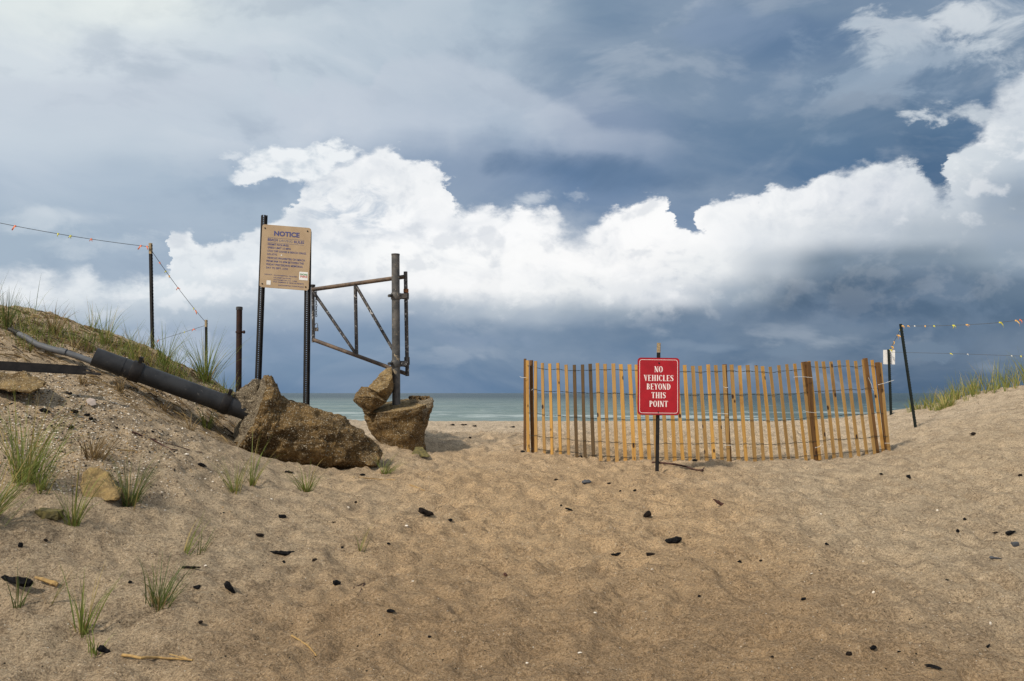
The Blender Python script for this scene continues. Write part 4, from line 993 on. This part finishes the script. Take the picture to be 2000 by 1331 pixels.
# ------------------------------------------------------------------ grass
def blades(mb, base, n, h, spread, lean=0.0, wind=(.25, 0), w_=.0045, r=random, droop=1.0, seg=6, rad=.05):
    for _ in range(n):
        a = r.uniform(0, 2*math.pi); k = r.random()**.7; tilt = (k*spread); H = h*r.uniform(.35, 1.08)
        d = Vector((math.cos(a), math.sin(a), 0)); rr = rad*math.sqrt(r.random()); p = Vector(base)+d*rr*.6+Vector((r.uniform(-1, 1), r.uniform(-1, 1), 0))*rr*.5
        p.z = gz(p.x, p.y)-.01 if r is not None else p.z
        dirv = (Vector((0, 0, 1))+d*tilt+Vector((wind[0], wind[1], 0))*r.uniform(.1, 1)).normalized(); side = Vector((r.uniform(-1, 1), r.uniform(-.5, .5), 0)).normalized()
        ww = w_*r.uniform(.6, 1.3); st_ = H/seg; vs = []
        bend = r.choice((r.uniform(.0, .12), r.uniform(.05, .30)))*droop; bd = (d*.8+Vector((wind[0], wind[1], 0))*1.5+Vector((0, 0, -.8))).normalized()
        for j in range(seg+1):
            t = j/seg; s_ = side*ww/2*(1-t**1.6)+side*.0003; vs += [p-s_, p+s_]
            dirv = (dirv+bd*bend*(.4+t)).normalized(); p = p+dirv*st_
        mb.add(vs, [(2*j, 2*j+1, 2*j+3, 2*j+2) for j in range(seg)])
def sz(px_len, p): return px_len*p.y/FP
TUF = [ # px, py, height px, blades, spread, material, wind, label
 (48,938,150,95,.42,M_grass,(.18,0),'largest lush green grass tuft at the left edge above the plank'),
 (82,958,80,22,.45,M_grass,(.2,0),'small green grass sprig between the large tuft and the golden rock'),
 (-30,1020,150,70,.6,M_grass,(.5,0),'green grass tuft cut off by the left edge of the photograph'),
 (142,1028,120,26,.38,M_grass,(.05,0),'upright green grass sprig beside the small mossy plank'),
 (252,990,100,60,.62,M_grassd,(.15,0),'dense green grass tuft with dark base beside the golden rock'),
 (182,893,60,70,.75,M_dead,(.3,0),'brown withered grass tuft on the slope above the golden rock'),
 (458,962,95,26,.55,M_grass,(-.05,0),'thin green grass tuft in front of the toppled footing, left of a pair'),
 (492,948,95,15,.4,M_grass,(.15,0),'thin green grass tuft in front of the toppled footing, right of a pair'),
 (598,962,62,34,.75,M_grass,(.1,0),'low spreading grass tuft in front of the middle of the toppled footing'),
 (160,1237,115,22,.38,M_grass,(.1,0),'upright green sprig near the bottom left corner'),
 (186,1279,55,9,.3,M_grass,(0,0),'tiny grass sprig beside the black charcoal lump at bottom left'),
 (312,1182,95,42,.6,M_grassd,(.2,0),'dark spiky grass tuft alone on the lower left sand'),
 (36,1188,85,8,.4,M_grassd,(.2,0),'thin sprig rising beside the long black driftwood at left'),
 (97,1180,110,3,.3,M_grassd,(.9,0),'two bent grass stalks right of the long black driftwood'),
 (362,1080,75,6,.4,M_grass,(.7,0),'sparse leaning grass stalks below the grass pair'),
 (392,1078,60,6,.5,M_grassd,(.4,0),'sparse short grass stalks with brown tips near the centre left'),
 (704,1076,52,6,.5,M_grass,(.4,0),'faint grass sprig alone on the path sand left of centre'),
 (402,836,50,30,.5,M_grass,(.05,0),'small grass tuft growing just below the toppled post'),
 (372,840,40,14,.5,M_dead,(.1,0),'small dry grass tuft just below the toppled post'),
 (752,926,45,34,1.1,M_grass,(.9,0),'flattened grass tuft at the narrow tip of the toppled footing'),
 (232,764,34,34,.5,M_dead,(.0,0),'dead brown stubble under the toppled post near its open end'),
 (160,752,34,24,.8,M_dead,(.5,0),'dead brown grass tuft below the torn end of the steel bar'),
 (318,800,38,26,.8,M_dead,(.3,0),'dead grass hanging in the hollow under the toppled post'),
 (12,640,75,60,.35,M_grassd,(.05,0),'tall tuft on the dune crest at the left edge'),
 (402,744,105,80,.55,M_grass,(.1,0),'large airy grass tuft around the base of the short stake'),
 (205,672,70,30,.5,M_grass,(.1,0),'airy grass tuft on the crest above the open pipe end'),
 (322,712,75,40,.5,M_grass,(.1,0),'green grass tuft just right of the tall stake base'),
 (105,648,60,40,.4,M_dead,(.1,0),'dark dead tuft on the dune crest near the upper left'),
]
for px, py, h, n, spd, m, wd, lab in TUF:
    p = G(px, py); mb = MB(); hh = sz(h, p); blades(mb, p, int(n*1.35), hh*1.22, spd, wind=wd, w_=.0048 if p.y < 6.5 else .0062, rad=min(.09, .02+n*.0010))
    if m is not M_dead:
        k_ = len(mb.f); blades(mb, p, int(n*.45)+2, hh*.42, spd*1.7, wind=(0, 0), w_=.005, rad=.03, droop=1.6, seg=4); mb.mi[k_:] = [1]*(len(mb.f)-k_)
    o = mb.build('grass_tuft', [m, M_dead], origin=p); tag(o, lab, 'grass', 'beach grass tufts on the left dune')
# sprigs growing from the fallen footing
mb = MB(); blades(mb, P(535, 770, 9.0), 5, .32, .5, wind=(.6, 0)); mb.v = [(v[0], v[1], v[2]) for v in mb.v]
# cover on the left dune
mbg, mbd = MB(), MB(); r2 = random.Random(5)
def pipe_y(px): return 697+(px-184)*.36 if px > 150 else 690
cnt = 0
for _ in range(860):
    px = r2.uniform(-350, 455); t = r2.random()**.8; sky_y = float(np.interp(px, [-350, 0, 100, 200, 300, 400, 455], [560, 600, 612, 648, 688, 735, 768])); lo = min(pipe_y(px)-6, 700) if px < 180 else pipe_y(px)-14
    if lo <= sky_y: lo = sky_y+8
    p = G(px, sky_y+3+(lo-sky_y)*t)
    if p.y > 12: continue
    if mnoise.noise(Vector((p.x*1.3, p.y*1.3, 0))) < -.06 and t > .06: continue
    big = r2.random()
    if r2.random() < .74: blades(mbg, p, r2.randint(2, 8), r2.choice((r2.uniform(.10, .24), r2.uniform(.16, .50))), .6, wind=(.12, 0), r=r2, w_=.0052, seg=5)
    else: blades(mbd, p, r2.randint(6, 14), r2.uniform(.06, .16), .9, wind=(.2, 0), r=r2, w_=.007, seg=3)
tag(mbg.build('dune_grass', M_grass), 'thin green beach grass covering the crest of the left dune', 'grass', kind='stuff')
tag(mbd.build('dead_grass', M_dead), 'brown dead stubble matted over the crest of the left dune', 'dead grass', kind='stuff')
mb = MB()
for _ in range(190):
    px = 1828+(r2.random()**1.2)*620; sky_y = float(np.interp(px, [1830, 1900, 1950, 2000, 2500], [797, 772, 762, 755, 690])); p = G(px, sky_y+3+r2.random()**2*7, dmax=22)
    if p.y > 19: continue
    hgt = np.interp(px, [1828, 1880, 1930, 2000], [.34, .36, .50, .60])*r2.uniform(.6, 1.25); p = p+Vector((0, r2.uniform(0, 1.0), 0))
    blades(mb, p, r2.randint(6, 12), hgt, .42, wind=(-.06, 0), r=r2, w_=.0095, seg=5)
for _ in range(60):
    px = r2.uniform(1828, 1860); p = G(px, np.interp(px, [1828, 1860], [803, 792]), dmax=22); blades(mb, p, 3, .18, .6, r=r2, w_=.009, seg=4)
tag(mb.build('dune_grass', M_grassr), 'bright green beach grass along the crest of the right dune', 'grass', kind='stuff')
# wrack and twigs on the dune
mb = MB()
for _ in range(650):
    px = r2.uniform(-300, 470); sky_y = float(np.interp(px, [-350, 0, 100, 200, 300, 400, 455], [560, 600, 612, 648, 688, 735, 768])); p = G(px, sky_y+2+r2.random()**1.6*100)
    if p.y > 12: continue
    a = r2.uniform(-.6, .6); L = r2.uniform(.04, .20); d = Vector((math.cos(a), math.sin(a), 0)); q_ = p+d*L; q_.z = gz(q_.x, q_.y)+r2.uniform(0, .02); p.z += r2.uniform(0, .025)
    mid = p.lerp(q_, .5)+Vector((0, 0, r2.uniform(0, .02)))
    mb.tube([p, mid, q_], [r2.uniform(.003, .008)]*2+[.002], 4)
for _ in range(220):
    px = r2.uniform(150, 520); py = pipe_y(px)+r2.uniform(22, 75); p = G(px, py); a = r2.uniform(-.5, .2); L = r2.uniform(.05, .22); d = Vector((math.cos(a), math.sin(a), 0)); q_ = p+d*L; q_.z = gz(q_.x, q_.y)+.01; p.z += .008
    mb.tube([p, q_], [.003, .002], 4)
tag(mb.build('dune_litter', M_dead), 'matted brown twigs and dead roots strewn over the left dune', 'litter', kind='stuff')

# ------------------------------------------------------------------ grit: shell gravel and specks
OCT = [(1, 0, 0), (-1, 0, 0), (0, 1, 0), (0, -1, 0), (0, 0, 1), (0, 0, -1)]; OF = [(0, 2, 4), (2, 1, 4), (1, 3, 4), (3, 0, 4), (2, 0, 5), (1, 2, 5), (3, 1, 5), (0, 3, 5)]
def grit(mb, p, s_, mi, r):
    a = r.uniform(0, 3.14); sx_2, sy_2, sz_2 = s_*r.uniform(.7, 1.5), s_*r.uniform(.6, 1.1), s_*r.uniform(.4, .8); c, s0 = math.cos(a), math.sin(a)
    mb.add([(p.x+x*sx_2*c-y*sy_2*s0, p.y+x*sx_2*s0+y*sy_2*c, p.z+z*sz_2+s_*.25) for x, y, z in OCT], OF, mi)
mb = MB(); GR = [M_shell, M_ochre, M_char, M_brit]
for _ in range(6000):
    px = r2.gauss(130, 150); py = r2.uniform(725, 960)+max(0, (px-100))*.18
    if px > 560 or px < -250: continue
    if r2.random() < (py-860)/160: continue
    p = G(px, py)
    if p.y > 10.5: continue
    grit(mb, p, r2.uniform(.003, .011)*p.y/6.5, r2.choices([0, 1, 2, 3], [5, 3, 2, 4])[0], r2)
for _ in range(900):   # the crest is gravelly too
    px = r2.uniform(-250, 455); sky_y = float(np.interp(px, [-350, 0, 100, 200, 300, 400, 455], [560, 600, 612, 648, 688, 735, 768])); p = G(px, sky_y+4+r2.random()*60)
    if p.y < 12: grit(mb, p, r2.uniform(.004, .012), r2.choices([0, 1, 2, 3], [3, 3, 1, 4])[0], r2)
tag(mb.build('shell_gravel', GR), 'crushed shell and pebble gravel spread over the left dune slope', 'gravel', kind='stuff')
mb = MB()
for _ in range(12000):
    t = r2.random(); y = 2.9+13*t**1.3; x = r2.uniform(-.70, .72)*y*1.05; p = Vector((x, y, gz(x, y))); grit(mb, p, r2.uniform(.0016, .0042)*(y/5)**.8, r2.choices([0, 1, 2, 3], [3, .8, 4, 4])[0], r2)
tag(mb.build('beach_grit', GR), 'tiny shell bits and dark specks scattered over the path sand', 'grit', kind='stuff')

# ------------------------------------------------------------------ countable debris
CH = 'charcoal pieces scattered on the sand'
def lump(name, px, py, w_, h_, m, label, cat, group=None, tilt=0.0, shape='lump', seed=None):
    p = G(px, py+h_*.35); W_ = sz(w_, p); H_ = max(sz(h_, p), .008); r = random.Random(seed or int(px*13+py)); pts = []
    dep = min(W_*.6, max(H_*1.4, W_*.3))
    if shape == 'lump':
        for _ in range(16):
            a = r.uniform(0, 6.28); b = r.uniform(-.9, 1); k = r.uniform(.8, 1.05); pts.append(Vector((math.cos(a)*math.sqrt(max(0, 1-b*b))*W_/2*k, math.sin(a)*math.sqrt(max(0, 1-b*b))*dep/2*k, b*H_/2*k)))
    elif shape == 'shard':   # long, thick at one end
        s_ = r.choice((-1, 1)) if seed is None else (1 if seed > 0 else -1)
        for x, k in ((-.5, .2), (-.25, .55), (.05, .8), (.33, 1.0), (.5, .6)):
            for a in range(6): an = a*1.047+r.uniform(-.3, .3); pts.append(Vector((s_*x*W_, math.cos(an)*dep*.4*k, math.sin(an)*H_*.5*k)))
    elif shape == 'block':
        for a in (-1, 1):
            for b in (-1, 1):
                for c in (-1, 1): pts.append(Vector((a*W_*.48*r.uniform(.9, 1), b*dep*.5, c*H_*.45)))
    rt = Matrix.Rotation(-tilt, 3, 'Y'); off = p+Vector((0, 0, H_*.28 if abs(tilt) < .2 else W_*.25))
    pts = [rt @ v+off for v in pts]
    o = hull_rock(name, pts, min(W_, H_*2)*.10, m, None, r.randint(1, 99), 2 if w_ < 12 else 3, .12, 25)
    return tag(o, label, cat, group)
DBR = [
 (135,768,14,7,0,'lump','black charcoal lump just right of the brown boulder'),
 (88,805,22,9,-.2,'shard','flat black charcoal flake above the large grass tuft'),
 (145,804,20,11,0,'lump','largest round black charcoal lump below the pale stone chip'),
 (169,810,14,7,0,'lump','black charcoal lump right of the largest one on the dune gravel, upper of two'),
 (177,817,17,8,0,'lump','black charcoal lump right of the largest one on the dune gravel, lower of two'),
 (138,834,17,11,0,'lump','angular black charcoal lump lowest in the dune gravel cluster'),
 (152,825,9,5,0,'lump','small charcoal bit between the gravel cluster lumps'),
 (101,832,8,5,0,'lump','small charcoal bit seen against the large grass tuft'),
 (228,835,10,7,0,'lump','lone charcoal bit right of the dune gravel cluster'),
 (298,843,8,6,0,'lump','charcoal bit on the slope below the middle of the toppled post'),
 (39,1064,14,14,0,'lump','round charcoal lump near the left edge below the cut-off grass'),
 (89,1055,9,7,0,'lump','small charcoal bit right of the round lump near the left edge'),
 (385,1146,20,8,0,'lump','flat triangular charcoal piece on the lower left sand'),
 (450,1153,30,12,-.85,'shard','steeply tilted black charcoal stick at lower left'),
 (373,1108,36,7,0,'shard','thin black charcoal splinter above the tilted stick'),
 (205,1272,27,17,-.45,'shard','fat black charcoal wedge beside the tiny sprig at bottom left'),
 (254,1137,10,7,0,'lump','small charcoal bit left of the dark spiky tuft'),
 (390,1217,13,7,.3,'lump','small tilted charcoal bit at lower left below the tilted stick'),
 (396,911,18,7,-.3,'shard','brown-black splinter on the slope left of the grass pair'),
 (551,1008,18,11,0,'lump','black charcoal lump uppermost of a column of three at centre left'),
 (508,1045,18,9,0,'lump','knobbly black charcoal lump above the long splinter'),
 (552,1080,56,12,-.12,'shard','longest black charcoal splinter at centre left'),
 (554,1098,9,7,0,'lump','small charcoal bit just under the longest splinter'),
 (616,1094,13,7,0,'lump','small charcoal wedge right of the longest splinter'),
 (669,1069,8,9,0,'lump','tiny upright charcoal bit left of the faint grass sprig'),
 (653,1020,10,6,0,'lump','tiny charcoal bit above the faint grass sprig'),
 (695,981,6,6,0,'lump','round charcoal speck below the tip of the toppled footing'),
 (657,1138,20,14,0,'lump','big round charcoal lump left of the path centre'),
 (763,1193,22,9,0,'lump','two-lobed charcoal piece low on the path'),
 (833,1005,32,13,-.35,'shard','rough grey-black charcoal flake on the path left of centre'),
 (879,1016,12,6,0,'lump','small charcoal bit just right of the rough flake'),
 (709,927,14,6,0,'lump','small black scrap below the tip of the toppled footing'),
 (565,922,16,6,0,'shard','dark green-black scrap in front of the toppled footing'),
 (839,1244,9,5,0,'lump','small charcoal bit near the bottom centre left'),
 (759,1062,10,5,0,'lump','faint charcoal bit right of the faint grass sprig'),
 (1086,937,9,7,0,'lump','reddish black bit left of the smooth grey stone'),
 (1189,944,10,5,0,'lump','small charcoal bit right of the smooth grey stone'),
 (1240,958,9,5,0,'lump','small charcoal bit left below the red sign foot'),
 (1211,959,6,5,0,'lump','tiny charcoal speck left of the bit below the red sign'),
 (1111,997,15,5,-.3,'shard','thin charcoal sliver left of centre below the fence'),
 (1096,987,6,6,0,'lump','tiny charcoal speck touching the thin sliver'),
 (1263,1006,18,13,.5,'shard','upright jagged charcoal flake below the red sign'),
 (1311,1056,42,13,.18,'shard','long black wedge of charcoal below and right of the red sign'),
 (1201,1083,34,7,.05,'shard','thin wavy charcoal strip left of the long wedge'),
 (1270,1082,22,8,0,'lump','pointed charcoal lens under the long wedge'),
 (1366,1165,9,6,.3,'lump','small charcoal bit at right of the path lower down'),
 (1445,1097,11,6,0,'lump','charcoal bit, left of a level pair on the right sand'),
 (1487,1095,11,7,0,'lump','charcoal bit, right of a level pair on the right sand'),
 (1721,926,10,5,0,'lump','charcoal bit below the right end of the fence'),
 (1776,931,15,8,0,'lump','pointed charcoal lump below the leaning stake'),
 (1993,928,9,8,0,'lump','dark bit at the right edge below the right dune'),
 (1885,1014,9,6,0,'lump','charcoal bit upper of a pair on the right sand'),
 (1871,1037,8,9,0,'lump','upright charcoal bit lower of a pair on the right sand'),
 (1944,1041,12,5,0,'shard','thin curved charcoal bit near the right edge'),
 (1975,1042,20,8,.2,'shard','wing-shaped charcoal piece near the right edge'),
 (1983,1063,13,9,.1,'block','squarish grey-black block near the right edge'),
 (1945,1090,24,5,-.1,'shard','thin black charcoal sliver below the squarish block'),
 (1615,1063,9,6,-.3,'lump','small charcoal bit alone on the right sand mid height'),
 (1569,1171,13,7,.3,'lump','charcoal bit low on the right of the path'),
 (1657,1276,14,13,-.6,'lump','oval charcoal lump, left of a pair near the bottom right'),
 (1704,1266,18,12,.3,'lump','larger charcoal lump, right of a pair near the bottom right'),
 (1756,1273,8,6,0,'lump','small charcoal bit right of the pair near the bottom right'),
 (1509,1284,12,6,-.3,'lump','small charcoal bit at the bottom right of centre'),
 (1851,1133,9,4,0,'shard','tiny charcoal sliver on the right sand'),
 (1930,1263,10,5,.8,'shard','tiny tilted charcoal sliver near the bottom right corner'),
 (1900,848,15,9,.1,'lump','dark lump on the face of the right dune'),
 (1134,892,14,6,0,'lump','dark lump at the foot of the fence left of the red sign'),
 (1357,899,16,6,0,'lump','dark lump at the foot of the fence right of the red sign'),
 (1628,893,10,6,0,'lump','dark lump at the foot of the fence right part'),
 (1021,882,12,5,0,'lump','dark lump at the foot of the leftmost fence stake'),
 (883,830,10,4,0,'shard','dark wrack scrap on the far beach, leftmost of three'),
 (905,830,15,4,0,'shard','dark wrack scrap on the far beach, middle and longest of three'),
 (926,832,9,4,0,'shard','dark wrack scrap on the far beach, rightmost of three'),
 (1001,834,9,4,0,'shard','dark wrack scrap on the far beach close to the fence'),
 (918,855,6,6,0,'lump','dark speck on the beach between footing and fence'),
 (676,824,12,4,0,'shard','dark wrack scrap on the far beach left of the standing footing'),
 (726,862,9,7,0,'lump','black bit on the sand left of the standing footing'),
]
for i, (px, py, w_, h_, tl, shp, lab) in enumerate(DBR):
    lump('charcoal', px, py, w_, h_, M_slate if 'block' in lab else (M_char, M_char, M_dkwood)[i % 3], lab, 'charcoal', CH, tl, shp)
lump('stone', 1146, 941, 23, 10, M_slate, 'smooth grey pebble on the sand below the left part of the fence', 'stone')
lump('driftwood', 1406, 988, 30, 9, M_rwood, 'reddish brown wood chip lying tilted right of the red sign', 'driftwood', None, -.6, 'shard', 1)
lump('driftwood', 30, 1143, 60, 18, M_char, 'long black driftwood piece near the left edge low down', 'driftwood', None, -.22, 'shard', 1)
lump('driftwood', 90, 1143, 46, 12, M_straw, 'yellow brown wood piece just right of the long black driftwood', 'driftwood', None, -.3, 'shard', 1)
lump('driftwood', 97, 1003, 50, 18, M_moss, 'mossy plank stub with dark end beside the upright grass sprig', 'driftwood', None, -.05, 'block')
lump('driftwood', 987, 1122, 9, 8, M_rwood, 'small reddish wood knot on the path centre', 'driftwood')
SHL = [(794,1027,9,5,'oval white pebble right of the faint grass sprig'),(680,991,8,5,'pale tan pebble below the tip of the toppled footing'),(401,1105,10,6,'tan pebble beside the thin splinter at lower left'),(364,887,14,6,'pinkish tan stone on the slope below the toppled post'),
 (1273,1112,8,4,'white shell chip under the pointed charcoal lens'),(1162,1197,8,4,'white shell chip on the path centre low down'),(1133,1275,10,4,'white shell chip near the bottom centre'),(1029,1295,8,5,'white pebble near the bottom centre left'),
 (1706,1157,7,5,'white pebble on the right sand'),(1585,1120,7,4,'white pebble left of the right sand middle'),(1603,1004,6,5,'white pebble below the right part of the fence'),(1831,997,5,4,'white pebble upper right of the sand'),(1686,1097,5,4,'tiny white pebble on the right sand'),(1935,1218,5,12,'upright white shell sliver near the bottom right corner'),(530,975,6,4,'white pebble under the low spreading grass tuft'),(806,1135,6,4,'tiny white pebble low on the path'),(1490,886,9,5,'pale shell lying behind the fence slats')]
for px, py, w_, h_, lab in SHL: lump('shell', px, py, w_, h_, M_shell, lab, 'shell', 'pale shells and pebbles on the sand')
# mussel shell: two curved halves, open
p = G(1823, 1306); L = sz(28, p); ms = thing('mussel_shell', p, 'open blue-black mussel shell at the bottom right', 'shell')
for s_ in (-1, 1):
    vs = []; n1, n2 = 7, 9
    for i in range(n1):
        for j in range(n2):
            t = i/(n1-1); a = -1.2+2.4*j/(n2-1); x = (t-.5)*L; w2_ = math.sin(math.pi*min(1, t*.9+.07))**.7*L*.24
            vs.append(p+Vector((x*.85, s_*(.004+w2_*(.9-math.cos(a)*.25))+math.sin(a)*w2_*.5+x*-.45, .004+w2_*.42*math.cos(a)*1.2)))
    mb = MB(); mb.add(vs, [(i*n2+j, i*n2+j+1, (i+1)*n2+j+1, (i+1)*n2+j) for i in range(n1-1) for j in range(n2-1)])
    o = mb.build('valve', M_char, ms, smooth=True); md = o.modifiers.new('s', 'SOLIDIFY'); md.thickness = .0018
def stick(pts, r_, m, label, cat, fork=None, name='stick'):
    W_ = [G(*q_)+Vector((0, 0, r_*.8)) for q_ in pts]; mb = MB()
    fn = []
    for i in range(len(W_)-1):
        for j in range(4): fn.append(W_[i].lerp(W_[i+1], j/4)+Vector((random.uniform(-1, 1), 0, random.uniform(0, 1)))*r_*.5)
    fn.append(W_[-1]); mb.tube(fn, [r_*(1.1-.5*k/len(fn)) for k in range(len(fn))], 8)
    if fork:
        for q_ in fork: k = len(fn)-2; mb.tube([fn[k], G(*q_)+Vector((0, 0, r_*2))], [r_*.7, r_*.3], 6)
    return tag(mb.build(name, m, smooth=True), label, cat)
stick([(1275,906),(1290,906),(1315,909),(1340,914),(1360,921),(1374,921)], .012, M_rwood, 'curved dark branch on the sand right of the red sign foot', 'stick', [(1368,925),(1376,918)])
stick([(240,1282),(275,1288),(310,1287),(345,1290),(376,1292)], .006, M_straw, 'golden dry reed lying near the bottom left', 'reed', [(330,1283),(355,1286)], 'reed')
stick([(570,1243),(600,1262),(618,1283)], .0045, M_straw, 'dry straw stalk lying low left of centre', 'reed', None, 'reed')
stick([(690,933),(745,938),(772,938)], .005, M_straw, 'thin straw stalk below the tip of the toppled footing', 'reed', None, 'reed')
stick([(800,948),(830,960)], .005, M_straw, 'short straw stalk right of the flattened grass tuft', 'reed', None, 'reed')
stick([(1000,872),(1030,866)], .004, M_straw, 'pale straw lying at the left foot of the fence', 'reed', None, 'reed')
stick([(258,845),(300,862),(335,880),(395,885)], .006, M_rwood, 'thin brown root lying across the slope below the toppled post', 'root', [(330,893),(290,858)], 'root')
stick([(230,880),(262,882),(300,878)], .004, M_straw, 'thin dry root on the slope right of the withered tuft', 'root', None, 'root')
stick([(690,1150),(712,1140),(700,1165)], .003, M_rwood, 'fine curled root on the path right of the big round lump', 'root', None, 'root')
# tidy: drop the helper property
for o in list(COL.objects):
    if '_o' in o: del o['_o']
